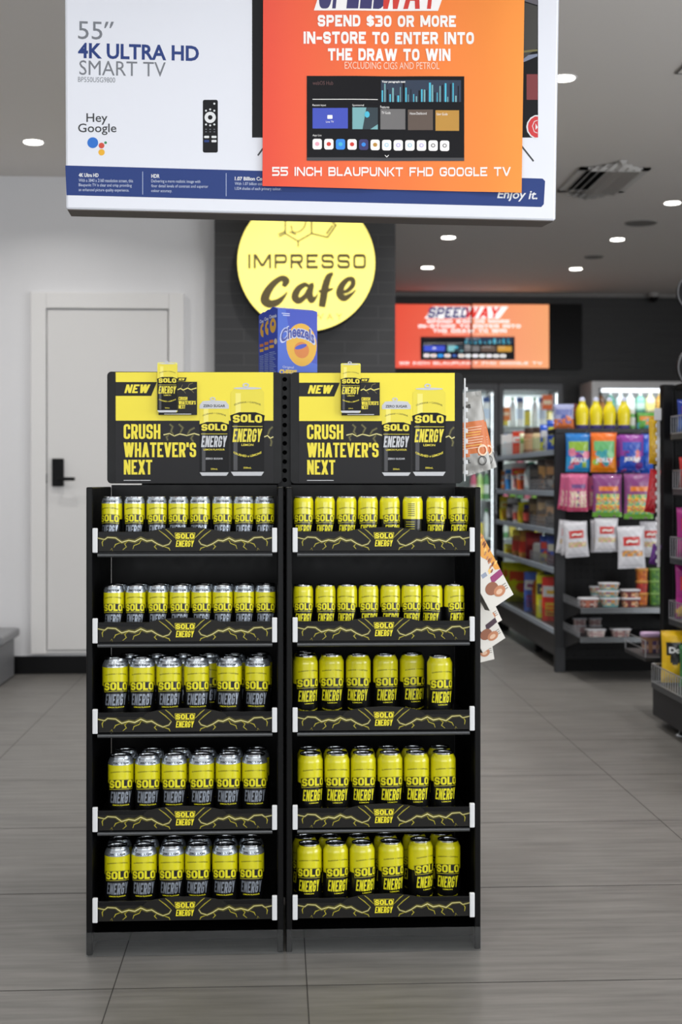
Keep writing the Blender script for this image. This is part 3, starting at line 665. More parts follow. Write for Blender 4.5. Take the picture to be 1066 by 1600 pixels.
    class S2:
        def sheet(s, sh, m, l): m2.sheet(sh, m, .0137+l)
    can_art(S2(), lambda x, y: hl(x, -y), 397, -266, 495, -24, False, 0)
    m2.build('can_cutout', pc)
    return r
stand('left', SX['left'], -.2355); stand('right', SX['right'], .2835)
# ------------------------------------------------------------------ hanging television carton with the promo poster
tilt = math.radians(3.4); by = math.radians(4.0)
ex = Vector((math.cos(by), math.sin(by), 0)); ey0 = Vector((0, 0, 1)); nn = ex.cross(ey0)
ey = (ey0*math.cos(tilt)+nn*math.sin(tilt)).normalized()          # the top leans towards the viewer
bl = P(103, 327, 3.68)
BF = Frame(bl, ex, ey)
bw_ = BF.loc(868, 344)[0]; BH = .86; BD = .135
CART = M((228, 231, 240), .35, coat=.15, noise=.05); CARD = M((112, 104, 98), .7, bump=.3, scale=120)
tv = thing('television_carton', 'white television carton with a blue band, hanging from the ceiling above the stands', 'carton', matrix=BF.matrix())
cb = MB(); cb.box(0, 0, 0, bw_, BD, BH, CART, .006, 2)
cb.box(.004, .004, -.0012, bw_-.004, BD-.004, .0005, CARD)
cb.box(bw_-.0005, .004, .004, bw_+.0012, BD-.004, BH, M((205, 207, 212), .4))
def B(px, py): return BF.loc(px, py)
def bsh(sh): return map2(sh, lambda x, y: B(x, -y))
def bfit(sh, x0, y0, x1, y1, slope=.0, shear=0): return bsh(map2(fit2(sh, x0, -y1, x1, -y0, shear), lambda x, y: (x, y-slope*(x-x0))))
NAV = M((10, 50, 122), .55); GRY = M((118, 122, 130), .5); PIC = M((24, 24, 27), .35); ART = .0002
def bput(sh, m, l=1): cb.sheet(sh, m, ART*l)
bput(bsh(poly2([(102, -258.5), (848, -279), (852, -283), (850, -319), (846, -323.5), (104, -305)])), NAV)
bput(bfit(ftext('55'), 122, 33, 160, 61, .03), GRY); bput(bfit(ftext('"'), 163, 34, 178, 44, .0, .3), GRY)
bput(bfit(ftext('4K ULTRA HD', .028), 122, 66.5, 311, 91, .026), NAV); bput(bfit(ftext('SMART TV'), 124, 94, 259, 117, .024), GRY)
bput(bfit(ftext('BP550USG9800'), 122, 120, 180, 128, .02), GRY); K_ = M((52, 54, 58), .5)
bput(bfit(ftext('Hey', .01), 135, 177, 168, 195), K_); bput(bfit(ftext('Google', .01), 122, 193, 182, 211), K_)
for cx, cy, r, c in ((145, 223, 8.5, (22, 110, 205)), (158.7, 227.5, 4.5, (210, 72, 50)), (165, 223, 2.1, (30, 140, 80)), (158.7, 238, 5, (238, 178, 30))):
    bput(bsh(ell2(cx, -cy, r, r)), M(c, .45))
bput(bsh(rrect2(317, -238.5, 340.5, -156, 3)), PIC, 1); bput(bsh(ring2(328.5, -183.5, 3.6, 3.6, 8.8, 8.8)), WHT, 2)
for cx, cy in ((328.5, -171), (328.5, -196), (322, -173), (335, -173), (322, -194.5), (335, -194.5), (335, -162)): bput(bsh(ell2(cx, cy, 1.6, 1.6, 10)), WHT, 2)
for k, cy in enumerate((-214, -220.5)):
    for cx in (323, 334.5): bput(bsh(rrect2(cx-4, cy-1.8, cx+4, cy+1.8, 1.5)), NAV if (k and cx < 330) else WHT, 2)
for cy in (-202, -206): 
    for cx in (322, 328.5, 335): bput(bsh(rect2(cx-1.2, cy-.6, cx+1.2, cy+.6)), GRY, 2)
bput(bsh(rect2(394, -215, 841, 200)), PIC, 1)
# landscape picture at the edge of the printed screen
bput(bsh(poly2([(814, 200), (840, 200), (840, -8), (814, 0)])), M((92, 88, 96), .5), 2); bput(bsh(poly2([(814, -2), (840, -10), (840, -75), (814, -95)])), M((52, 50, 46), .5), 2)
bput(bsh(poly2([(814, -95), (826, -86), (840, -84), (840, -88), (814, -99)])), M((120, 128, 150), .5), 3); bput(bsh(poly2([(814, -80), (828, -78), (840, -77), (840, -80), (814, -83)])), M((110, 104, 60), .5), 3)
bput(bsh(rect2(823, -156, 840.5, -116)), M((120, 40, 44), .45), 3); bput(bsh(poly2([(840.8, -180), (836, -180), (829, -184), (824, -191), (822.5, -198), (824, -206), (829, -213), (836, -217), (840.8, -217)])), WHT, 3)
bput(bsh(poly2([(840.9, -182), (836, -182), (830, -186), (826, -192), (825, -198), (826, -205), (830, -211), (836, -215), (840.9, -215)])), M((205, 46, 50), .45), 4)
bput(bsh(line2([(840, -188), (835, -190), (832, -197), (835, -206), (840, -208)], 1)), WHT, 5); bput(bsh(poly2([(837, -193), (837, -203), (840.5, -199)])), WHT, 5)
for a, c in (((411, -232), (403, -243)), ((815, -228), (834, -252))): bput(bsh(line2([a, c], 2.6)), K_, 1)
for i, (x, t, ls) in enumerate(((123, '4K Ultra HD', ('With a 3840 x 2160 resolution screen, this', 'Blaupunkt TV is clear and crisp providing', 'an enhanced picture quality experience.')), (236.5, 'HDR', ('Delivering a more realistic image with', 'finer detail levels of contrast and superior', 'colour accuracy.')), (367, '1.07 Billion Colours', ('With 1.07 billion colours, capable of', '1,024 shades of each primary colour.')))):
    y = (270.5, 272, 276)[i]; wds = {0: (31,), 1: (13,), 2: (58,)}[i][0]
    bput(bfit(ftext(t, .03), x, y, x+wds, y+6, .01), WHT, 2)
    for j, l in enumerate(ls): bput(bfit(ftext(l, .006), x, y+8.5+7.5*j, x+len(l)*2.02, y+14.5+7.5*j, .012), M((190, 200, 220), .5), 2)
for x in (223, 353.5): bput(bsh(rect2(x-.5, -304-(x-223)*.02, x+.5, -268-(x-223)*.02)), M((170, 185, 215), .5), 2)
bput(bfit(ftext('Enjoy it.', .02), 777, 296, 840, 314, .03, .22), WHT, 2)
cb.build('box', tv)
for k, x in enumerate((.22, bw_-.22)):
    top_w = BF.o+BF.ex*x+BF.ey*BH-BF.n*BD*.5
    l_ = (CEIL-top_w.z)/BF.ey.z
    MB().tube((x, BD*.5, BH-.001), (x, BD*.5, BH+l_-.004), .0015, M((150, 150, 150), .4, .8)).build('hanging_wire', tv)
# poster: artwork drawn in photo pixels of the poster
def promo_art(put, T, mats):
    W_, N_, R_, D_ = mats['white'], mats['navy'], mats['red'], mats['dark']
    def f(sh, x0, y0, x1, y1, shear=0, bow=0): return T(fit2(sh, x0, -y1, x1, -y0, shear))
    sw1 = fit2(block('SPEED', 1, .62, .24, .1, .35, .28), 498, -15, 606, 47); sw2 = fit2(block('WAY', 1, .62, .24, .1, .35, .28), 598, -15, 690, 47)
    put(T(poly2([(490, -18), (684, -18), (708, 50), (512, 50)])), W_, 1)
    put(T(sw1), N_, 2); put(T(sw2), R_, 2)
    put(f(block('SPEND $30 OR MORE', 1, .62, .25, .13, .3), 496, 25, 712, 43), W_, 1); put(f(block('IN-STORE TO ENTER INTO', 1, .62, .25, .13, .3), 474, 51, 740, 70), W_, 1)
    put(f(block('THE DRAW TO WIN', 1, .62, .25, .13, .3), 512, 77, 704, 96), W_, 1); put(f(ftext('EXCLUDING CIGS AND PETROL'), 538, 98, 686, 109), mats['soft'], 1)
    put(T(rect2(479, -252, 725, -120)), D_, 1)
    put(T(rect2(595, -160, 720, -126)), mats['city'], 2); rnd = random.Random(11)
    for k in range(30):
        x = 596+k*4.1; h = rnd.uniform(8, 30); put(T(rect2(x, -160, x+rnd.uniform(1, 3), -160+h)), mats[('cyan', 'teal', 'dark')[k % 3]], 3)
    put(f(ftext('Your paragraph text', .03), 596, 127, 633, 131), W_, 4); put(f(ftext('webOS Hub'), 488, 128, 520, 134), mats['dim'], 3)
    put(T(rect2(488, -157, 590, -156)), W_, 3)
    for t, x, y, wd in (('Recent Input', 488, 164, 21), ('Sponsored', 550, 164, 18), ('Features', 594, 166, 14), ('App List', 488, 211, 14)): put(f(ftext(t), x, y, x+wd, y+4), W_, 3)
    put(T(rect2(488, -202, 543, -170)), mats['blue'], 2); put(T(rrect2(511, -187, 519, -181, 1)), W_, 3); put(f(ftext('Live TV'), 509, 190, 521, 193), W_, 3)
    put(T(rect2(550, -203, 590, -169)), mats['teal'], 2); put(T(poly2([(566, -203), (572, -169), (590, -169), (590, -195), (578, -203)])), mats['deep'], 3); put(T(ell2(573, -180, 4, 5, 14)), mats['cyan'], 4)
    put(T(rect2(594, -203, 633, -171)), mats['grey'], 2); put(T(rect2(637, -204, 676, -172)), mats['brown'], 2); put(T(rect2(680, -205, 717, -173)), mats['gold'], 2)
    for t, x, y, wd in (('TV Guide', 596, 175, 14), ('Home Dashboard', 640, 176, 26), ('User Guide', 682, 177, 17)): put(f(ftext(t), x, y, x+wd, y+4), W_, 3)
    for k in range(12):
        x = 488+18.1*k; c = ('white', 'white', 'sky', 'white', 'navy', 'white', 'white', 'white', 'white', 'white', 'white', 'white')[k]
        put(T(rrect2(x, -234.5-k*.2, x+14.5, -218-k*.2, 3.5)), mats[c], 2)
        put(T(ell2(x+7.2, -226-k*.2, 3.4, 3.2, 12)), mats[('rose', 'red', 'cyan', 'red', 'sky', 'gold', 'ice', 'lilac', 'ice', 'lilac', 'grey', 'grey')[k]], 3)
        if k > 5: put(T(ell2(x+7.2, -226-k*.2, 2, 1.9, 12)), mats['white'], 4)
    put(T(line2([(601, -243), (604, -246), (607, -243)], 1)), W_, 3); put(T(rect2(479, -252, 725, -247)), mats['edge'], 2)
    put(f(block('55 INCH BLAUPUNKT FHD GOOGLE TV', 1, .95, .2, .16, .3), 425, 262, 797, 276), W_, 1)
def pal(e):
    d = dict(white=(250, 248, 246), navy=(48, 44, 104), red=(214, 52, 40), dark=(20, 20, 24), soft=(255, 214, 190), city=(24, 44, 70), cyan=(70, 190, 220), teal=(120, 175, 180), dim=(96, 60, 60), blue=(56, 76, 190), grey=(110, 108, 108), brown=(92, 76, 66), gold=(190, 140, 50), sky=(40, 140, 235), deep=(30, 50, 60), rose=(240, 170, 190), ice=(170, 215, 235), lilac=(190, 180, 235), edge=(60, 60, 64))
    return {k: M(v, .45, emit=e) for k, v in d.items()}
pq = [B(410, 290), B(814, 302)]
pw = pq[1][0]-pq[0][0]; pz0 = B(410, 291.5)[1]; ph = .64
po = thing('promo_poster', 'orange prize draw poster taped to the front of the hanging white carton', 'poster', matrix=BF.matrix())
pm = MB(); gm = gradient_mat('poster_gradient', (240, 74, 50), (252, 150, 52), .5)
nx_ = 40; x0, x1 = pq[0][0], pq[1][0]
def pwave(x, z): return .0075+.003*math.sin((x-x0)*9+.6)+.0012*math.sin((x-x0)*31)
grid = [(x0+(x1-x0)*i/nx_, -pwave(x0+(x1-x0)*i/nx_, z), z) for z in (pz0, pz0+ph*.25, pz0+ph*.5, pz0+ph*.75, pz0+ph) for i in range(nx_+1)]
pm.add(grid, [(j*(nx_+1)+i, j*(nx_+1)+i+1, (j+1)*(nx_+1)+i+1, (j+1)*(nx_+1)+i) for j in range(4) for i in range(nx_)], gm, True)
po_ = pm.build('poster_sheet', po)
pa_ = MB(); PAL = pal(0)
def plane_fit(sh): return map2(sh, lambda x, y: B(x, -y))
promo_art(lambda sh, m, l: pa_.sheet(slice2(sh, .02), m, 0, lambda x, z, o: (x, -pwave(x, z)-.0008-.00025*l, z)), plane_fit, PAL)
tag(pa_.build('printed_lettering', po), 'white lettering and a printed television screen')
# ------------------------------------------------------------------ rear gondola behind the stands, with what stands on and hangs from it
gz = PZ(582, 4.1)-.03
gd = thing('gondola_shelf', 'black shop gondola hidden behind the two energy drink stands', 'shop shelving', (.03, 3.9, 0))
gx0, gx1 = -.45, .385
MB().box(gx0, .28, .02, gx1, .3, gz-.02, SBK).build('back_panel', gd)
MB().box(gx0, .03, gz-.018, gx1, .5, gz, SBK).build('top_shelf', gd)
MB().box(gx0, .06, .0, gx1, .5, .12, SBK).build('base', gd)
po2 = MB(); cxp = PX(445, 3.9)-.03; zt2 = PZ(586, 3.9); n_ = 44
for k in range(n_): holed(po2, cxp, zt2-.0132-.0265*k, .034, .0265, .0068, .0, SBK2)
po2.box(cxp-.017, .0, zt2, cxp+.017, .03, zt2+.004, SBK2).box(cxp-.019, .0, 0, cxp-.017, .03, zt2+.004, SBK2).box(cxp+.017, .0, 0, cxp+.019, .03, zt2+.004, SBK2).box(cxp-.017, 0, 0, cxp+.017, .003, zt2-.0265*n_, SBK2).box(cxp-.017, .026, 0, cxp+.017, .03, zt2, M((6, 6, 6), .8))
po2.build('perforated_upright', gd)
sp2 = MB(); sp2.box(gx1-.02, .03, .0, gx1, .62, gz-.019, SBK); sp2.build('side_panel', gd)
cs = thing('clip_strip', 'white plastic clip strip of small tabs beside the right header', 'clip strip', (PX(725.5, 3.87), 3.857, 0))
c1 = MB(); z0, z1 = PZ(752, 3.9), PZ(592, 3.9); c1.box(-.002, 0, z0, .0025, .004, z1, WHT); c1.build('strip', cs)
c2 = MB()
for k in range(9):
    z = z1-.03-k*.03; c2.box(.0025, 0, z-.008, .009, .003, z+.004, WHT, .001)
c2.build('tab_edging', cs)
ch = None
BLUE = gradient_mat('snack_box_blue', (20, 60, 190), (10, 110, 215), .4, axis=2); SB = M((12, 58, 188), .4)
def snack_box(name, lab, loc, rz):
    t = thing(name, lab, 'snack box', loc, (0, 0, rz), 'blue cheese snack boxes')
    w_, h_, d_ = .142, .226, .055; m = MB(); m.box(0, 0, 0, w_, d_, h_-.008, SB, .001); m.add([(0, 0, h_-.008), (w_, 0, h_-.008), (w_, d_*.5, h_), (0, d_*.5, h_), (w_, d_, h_-.008), (0, d_, h_-.008)], [(0, 1, 2, 3), (3, 2, 4, 5), (0, 3, 5), (1, 4, 2)], SB)
    Y_ = M((238, 182, 50), .5); O_ = M((222, 130, 50), .5); C_ = M((205, 212, 240), .5)
    def F(sh, c, l): m.sheet(map2(sh, lambda x, y: (x*w_, max(.001, y)*h_)), c, .0002*l)
    F(rect2(0, 0, 1, .964), SB, .5); F(poly2([(0, 0), (1, 0), (1, .25), (.4, .33), (.2, .96), (0, .96)]), M((44, 92, 206), .4), .8)  # lighter blue patch: a sheen painted into the box front
    F(ell2(.6, .5, .385, .29), Y_, 1); F(ell2(.6, .43, .19, .11), O_, 1.5); F(map2(ell2(0, 0, .15, .03), lambda x, y: (.58+x, .475+y+x*.18)), SB, 2)
    word = ftext('Cheezels', .03); 
    def arch(sh): return map2(sh, lambda x, y: (x, y+.13*(1-((x-.5)/.45)**2)*.8-.07+.12*(x-.5)*.2))
    big = fit2(ftext('Cheezels', .075), .05, .55, .95, .745); F(arch(slice2(big, .04)), C_, 3); F(arch(slice2(fit2(word, .08, .565, .92, .73), .04)), M((52, 66, 160), .45), 4)
    F(fit2(ftext('Original', .01), .12, .165, .4, .205), C_, 3); F(fit2(ftext('CHEESE', .06), .04, .085, .48, .155), M((240, 205, 60), .5), 3)
    F(ell2(.56, .085, .06, .04), O_, 3); F(ring2(.78, .015, .06, .02, .1, .03), M((240, 220, 150), .5), 3)
    for k in range(2): F(rect2(.1+.03*k, .9-.025*k, .3, .912-.025*k), C_, 3)
    F(rect2(.1, .045, .4, .052), C_, 3)
    def L(sh, c, l): m.add([(-.0002*l, d_-x*d_, max(.001, y)*h_) for x, y in sh[0]], sh[1], c)
    L(rect2(.0, 0, 1, .96), SB, .5); L(ell2(.5, .75, .33, .1), Y_, 1); L(ell2(.5, .77, .12, .03), SB, 2); L(fit2(ftext('Cheezels', .05), .1, .85, .9, .9), C_, 3)
    L(rect2(.12, .52, .55, .56), O_, 1); L(rect2(.12, .45, .6, .49), Y_, 1); L(ell2(.78, .53, .16, .04), M((230, 215, 180), .5), 1)
    for k in range(16): L(rect2(.1, .02+.0245*k, .5+.4*((k*37) % 10)/10, .03+.0245*k), M((150, 170, 215), .5), 1)
    m.build('carton', t); return t
bA = math.radians(31); P0 = P(434, 560, 4.06)
dp = Vector((-math.sin(bA), math.cos(bA), 0))
for k, lab in enumerate(('frontmost blue cheese snack box showing its ring snack picture', 'second blue cheese snack box, between the frontmost and rearmost ones', 'rearmost blue cheese snack box of the three on the gondola')):
    q = P0+dp*(.06*k)+Vector((math.cos(bA), math.sin(bA), 0))*(.018*k); snack_box('snack_box', lab, (q.x, q.y, gz+.001), bA)
# grey and orange pouches on the clip strip
PG = M((150, 149, 145), .38, .15); PO = M((196, 104, 40), .45); PD = M((60, 58, 56), .5); PW = M((232, 200, 170), .5); PR = M((170, 50, 45), .5)
def pouch(lab, cx, y, zb_, w_, h_, rot, ang):
    t = thing('snack_pouch', lab, 'pouch', (cx, y, zb_), (0, rot, ang), 'grey and orange pouches on the clip strip'); m = MB()
    m.pillow(w_, h_, .02, lambda u, v: PO if (v < .66-.2*max(0, .5-u)-.04*u and v > .22+.02*math.sin(u*14)) else PG, 18, 30, PG)
    for k in range(9): m.on_pillow(rect2(-w_*.36, h_*(.3+.032*k), w_*(.36-.1*((k*7) % 4)/4), h_*(.308+.032*k)), PW if k not in (1, 5, 6) else M((238, 190, 80), .5))
    for k in range(3): m.on_pillow(rect2(w_*(-.1+.08*k), h_*.8, w_*(-.04+.08*k), h_*(.83+.01*k)), PD)
    m.on_pillow(ell2(-w_*.28, h_*.6, w_*.12, w_*.12, 16), PR); m.on_pillow(ring2(w_*.26, h_*.13, w_*.09, w_*.09, w_*.12, w_*.12, 18), PD); m.on_pillow(fit2(ftext('RR', .03), -w_*.36, h_*.12, -w_*.05, h_*.17), PD); m.on_pillow(ring2(w_*.3, h_*.26, w_*.1, w_*.1, w_*.14, w_*.14, 18), PW)
    m.build('pouch_bag', t)
pouch('grey pouch with an orange panel, nearer one on the clip strip', PX(739, 3.93), 3.93, PZ(738, 3.93), .12, .235, math.radians(-8), math.radians(16))
pouch('grey pouch with an orange panel, half hidden behind its twin on the clip strip', PX(753, 3.99), 3.99, PZ(737, 3.99), .11, .225, math.radians(-15), math.radians(24))
# white snack cartons leaning out of the side of the gondola
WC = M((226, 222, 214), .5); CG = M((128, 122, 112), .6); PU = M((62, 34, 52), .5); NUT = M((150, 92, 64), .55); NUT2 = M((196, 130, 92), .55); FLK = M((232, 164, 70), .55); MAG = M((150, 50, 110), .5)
def snack_carton(lab, px, py, y, rot, w_, h_, flakes):
    q = P(px, py, y); t = thing('snack_carton', lab, 'snack carton', q, (0, rot, math.radians(17)), 'white snack cartons at the side of the stand')
    m = MB(); d_ = .032; m.box(-w_, 0, 0, 0, d_, h_, WC, .0012)
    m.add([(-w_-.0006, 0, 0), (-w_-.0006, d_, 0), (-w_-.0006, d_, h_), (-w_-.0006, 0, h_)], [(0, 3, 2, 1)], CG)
    def F(sh, c, l): m.sheet(map2(sh, lambda x, z: (-w_+x*w_, z*h_)), c, .0002*l)
    if flakes:
        rnd = random.Random(2)
        F(poly2([(1, .42), (1, 1), (.3, 1), (.55, .85), (.62, .7), (.8, .6), (.82, .45)]), FLK, 1)
        for k in range(26): a, z = rnd.uniform(.62, .98), rnd.uniform(.45, .97); F(map2(ell2(0, 0, .07, .016, 8), lambda x, y: (a+x, z+y+x*.2)), (NUT2, M((250, 206, 120), .5), NUT)[k % 3], 2)
        F(ring2(.18, .6, .07, .05, .09, .065), PD, 1); F(rect2(.3, .44, .5, .5), M((150, 160, 180), .5), 1)
    else: F(rect2(0, .3, .3, 1), PU, 1)
    F(poly2([(.5, .3), (1, .33), (1, .42), (.55, .4)]), MAG if flakes else PU, 2); F(ell2(.42, .25, .24, .09), NUT, 3); F(ell2(.62, .16, .22, .075), NUT2, 4); F(ell2(.6, .155, .12, .035), M((228, 190, 160), .5), 5)
    for k in range(3): F(rect2(.76, .2-.035*k, .94, .212-.035*k), CG, 2)
    m.build('box', t)
for lab, px, py, y, rr, w_, h_, fl in (('topmost white snack carton leaning out beside the right stand, cereal flakes printed on it', 803, 929, 3.92, -30, .09, .21, True), ('second white snack carton from the top, tucked under the one with cereal flakes', 785, 969, 4.03, -27, .08, .17, False), ('third white snack carton from the top, its lower corner sticking out past the second', 790, 997, 3.975, -29, .085, .17, False), ('lowest white snack carton of the leaning four beside the right stand', 773, 1030, 4.085, -10, .075, .17, False)):
    snack_carton(lab, px, py, y, math.radians(rr), w_, h_, fl)
rk = thing('side_rack', 'narrow black rack holding the leaning white snack cartons', 'rack', (.4165, 4.13, 0))
MB().box(.001, .0, .0, .134, .006, 1.2, SBK).build('back_plate', rk)
m = MB(); m.box(.03, -.16, PZ(1050, 4.05)-.004, .17, -.001, PZ(1050, 4.05), SLIP, .001); m.build('ledge', rk)
# ------------------------------------------------------------------ round lit cafe sign on the black column
SY = 8.27; SF = Frame(P(479, 410, SY), (1, 0, 0), (0, 0, 1)); R_ = SF.loc(588, 410)[0]
sg = thing('round_sign', 'round yellow backlit cafe sign mounted on the black tiled column', 'sign', matrix=SF.matrix())
sd = MB(); sd.slab(poly2([(R_*math.cos(i*math.pi/36), R_*math.sin(i*math.pi/36)) for i in range(72)]), .002, .128, M((14, 14, 14), .4)); sd.build('casing', sg)
sf = MB(); SYEL = M((252, 236, 122), .25, emit=.9, coat=.4); SIN = M((92, 80, 44), .4, emit=.12); SIN2 = M((172, 152, 80), .4, emit=.3)
sf.sheet(ell2(0, 0, R_*.985, R_*.985, 72), SYEL, .001)
def sput(sh, m=SIN): sf.sheet(map2(sh, lambda x, y: SF.loc(x, -y)), m, .0025)
sput(fit2(block('IMPRESSO', 1, 1.0, .21, .3, .2), 388, -420, 572, -397))
for q in ([(446, 365), (466, 377), (487, 365), (487, 345), (466, 333), (446, 345)],): sput(line2([(x, -y) for x, y in q], 2.2, True))
for q in ([(466, 377), (466, 386)], [(446, 365), (436, 370)], [(445, 362), (435, 366.5)], [(487, 365), (512, 371), (525, 352), (510, 338), (487, 345)], [(510, 366), (520, 352)], [(452, 362), (463, 367)], [(466, 333), (466, 322)], [(446, 345), (436, 339)]): sput(line2([(x, -y) for x, y in q], 2.2))
sput(line2([(x, -y) for x, y in spline2([(455, 352), (458, 362), (468, 362), (476, 354), (478, 345)])], 1.8))
STROKES = []
def script(pts):
    q = spline2([(x, -y, wd) for x, y, wd in pts], 7); STROKES.append(line2([(a, b) for a, b, _ in q], 1, widths=[1.3*max(.6, c) for _, _, c in q]))
script([(443, 448, 5), (447, 439, 9), (440, 435, 7), (428, 443, 8), (418, 456, 10), (414, 469, 11), (422, 475, 10), (434, 472, 8), (444, 463, 4), (449, 456, 1.5)])
script([(482, 447, 4), (476, 445, 6), (466, 452, 8), (461, 464, 9), (467, 470, 8), (477, 463, 6), (484, 450, 5), (487, 446, 6), (484, 459, 8), (487, 469, 8), (494, 464, 3), (497, 458, 1)])
script([(516, 434, 2), (518, 429, 5), (513, 434, 8), (508, 450, 9), (505, 468, 9), (503, 480, 8)]); script([(498, 455, 3), (508, 455, 5), (518, 452, 3), (521, 450, 1)])
script([(530, 457, 3), (542, 455, 5), (551, 446, 6), (551, 437, 6), (543, 437, 6), (534, 447, 8), (531, 459, 9), (538, 466, 8), (549, 460, 4), (556, 453, 1.5)])
for q_ in (STROKES[0:1], STROKES[1:2], STROKES[2:4], STROKES[4:5]): sput(union2(join2(*q_)))
sput(fit2(ftext('S P E E D W A Y'), 424, -500, 535, -490), SIN2)
tag(sf.build('lit_face', sg), 'glowing yellow face with dark lettering')
# ------------------------------------------------------------------ wall screens
TY = YB-.1
def screen(name, lab, x0, y0, x1, y1, lit):
    F_ = Frame(P(x0, y1, TY), (1, 0, 0), (0, 0, 1)); w_, h_ = F_.loc(x1, y0)
    t = thing(name, lab, 'wall screen', matrix=F_.matrix(), group='wall screens side by side')
    MB().box(0, 0, 0, w_, .05, h_, M((12, 12, 13), .25), .003).build('housing', t)
    MB().box(w_*.3, .0502, h_*.3, w_*.7, .098, h_*.7, blk).build('wall_mount', t)
    d = MB(); a = F_.loc(lit[0], y1-1.5); c = F_.loc(lit[1], y0+1)
    d.sheet(rect2(a[0], a[1], c[0], c[1]), lit[2], .0015)
    # the draw poster stretched over both screens: map poster pixels to this wall
    sx = (858-605)/404.0; sy = (576-475)/360.0
    def T(sh):
        sh = map2(sh, lambda x, y: (615+(x-409)*.6, 576+(y+300)*-0.277))
        return sh
    def put(sh, m, l):
        v, f = T(sh); xs = [p[0] for p in v]
        bm = bmesh.new(); vs = [bm.verts.new((x, y, 0)) for x, y in v]
        for q in f:
            try: bm.faces.new([vs[i] for i in q])
            except ValueError: pass
        for xx, nrm in ((lit[0], -1), (lit[1], 1)):
            bmesh.ops.bisect_plane(bm, geom=bm.verts[:]+bm.edges[:]+bm.faces[:], plane_co=(xx, 0, 0), plane_no=(nrm, 0, 0), clear_outer=True)
        bm.verts.index_update(); vv = [F_.loc(q.co.x, q.co.y) for q in bm.verts]; ff = [tuple(q.index for q in g.verts) for g in bm.faces]; bm.free()
        if ff:
            n_ = [(x, -.0015-.0006*l, z) for x, z in vv]; d.add(n_, [g[::-1] for g in ff], m)
    promo_art(put, lambda s: s, PAL_E)
    tag(d.build('display_panel', t), 'lit display with the orange prize draw image')
    return t
PAL_E = pal(1.05)
screen('wall_screen', 'lit wall screen with deep orange picture, next to the black column', 596, 475, 736.5, 576.5, (613, 735.5, gradient_mat('screen_a', (244, 82, 58), (252, 116, 84), .3, .7)))
screen('wall_screen', 'lit wall screen with paler orange picture and an unlit black end', 737.5, 475, 910, 576.5, (738, 858, gradient_mat('screen_b', (253, 150, 112), (255, 172, 116), .3, .75)))
# ------------------------------------------------------------------ glass door fridges along the rear wall
FY = 13.0; FRM = M((58, 58, 60), .3, .5); FDK = M((24, 24, 26), .4); FWH = M((240, 244, 246), .4); STEEL = M((170, 174, 178), .25, .9)
ax0, ax1 = PX(690, FY), PX(779, FY); bx0, bx1 = PX(779.5, FY), PX(880, FY); fz = PZ(597, FY)
def glow_bottle(m, kind, c, c2, lab_w=None):
    pass
BOT = {}
def bottle(name, lab, loc, r, h, body, cap, label, kind='bottle', group=None, cat='bottle', lab2=None):
    k = (r, h, body, cap, label, kind)
    if k in BOT: return copy_thing(BOT[k], loc, (0, 0, 0), lab)
    t = thing(name, lab, cat, loc, group=group); BOT[k] = t
    b = MB(); mb_, mc, ml = M(body, .25, coat=.3), M(cap, .4), M(label, .45)
    if kind == 'bottle':
        b.lathe([(r*.8, 0, mb_), (r, h*.03, mb_), (r, h*.2, ml), (r*1.002, h*.5, mb_), (r, h*.62, mb_), (r*.85, h*.74, mb_), (r*.4, h*.86, mb_), (r*.36, h*.9, mb_)], 16); b.build('bottle_body', t)
        c = MB(); c.lathe([(r*.42, h*.885, mc), (r*.42, h*.99, mc), (r*.38, h, mc)], 14); c.build('cap', t)
    elif kind == 'sport':
        b.lathe([(r*.85, 0, ml), (r*.95, h*.03, ml), (r*.92, h*.13, mb_), (r*.92, h*.22, mb_), (r*1.0, h*.36, mb_), (r*1.02, h*.52, mb_), (r*.92, h*.64, mb_), (r*.62, h*.75, mb_), (r*.46, h*.8, mb_)], 20); b.build('bottle_body', t)
        c = MB(); c.lathe([(r*.48, h*.79, mb_), (r*.48, h*.87, mc), (r*.46, h*.93, mc), (r*.34, h*.97, mc), (r*.2, h, mc)], 16); c.build('sport_cap', t)
    elif kind == 'jar':
        b.lathe([(r*.9, 0, mb_), (r, h*.06, mb_), (r, h*.2, ml), (r*1.002, h*.6, mb_), (r, h*.72, mb_), (r*.85, h*.8, mb_)], 18); b.build('jar_body', t)
        c = MB(); c.lathe([(r*.92, h*.79, mc), (r*.92, h*.985, mc), (r*.88, h, mc)], 18); c.build('lid', t)
    elif kind == 'can':
        b.lathe([(r*.85, 0, mb_), (r, h*.05, ml), (r, h*.9, mb_), (r*.85, h, mb_)], 16); b.build('can_body', t)
    elif kind == 'carton':
        b.box(-r, -r, 0, r, r, h*.82, mb_, .002); b.box(-r*1.004, -r*1.004, h*.25, r*1.004, r*1.004, h*.6, ml); b.add([(-r, -r, h*.82), (r, -r, h*.82), (r, 0, h), (-r, 0, h), (-r, r, h*.82), (r, r, h*.82)], [(0, 1, 2, 3), (3, 2, 5, 4), (0, 3, 4), (1, 5, 2)], mc); b.build('carton_body', t)
    return t
rnd = random.Random(21)
SHELFZ = [.28, .66, 1.04, 1.4, 1.76]
DRK = [((235, 240, 240), (60, 150, 70), (240, 245, 245), 'bottle'), ((150, 205, 60), (250, 250, 250), (210, 235, 120), 'bottle'), ((245, 246, 246), (40, 90, 170), (200, 215, 235), 'carton'), ((90, 160, 90), (240, 240, 240), (230, 240, 230), 'bottle'), ((250, 250, 250), (200, 60, 60), (235, 235, 240), 'bottle'), ((60, 90, 150), (240, 240, 240), (230, 210, 60), 'can'), ((238, 120, 150), (250, 250, 250), (250, 220, 230), 'bottle')]
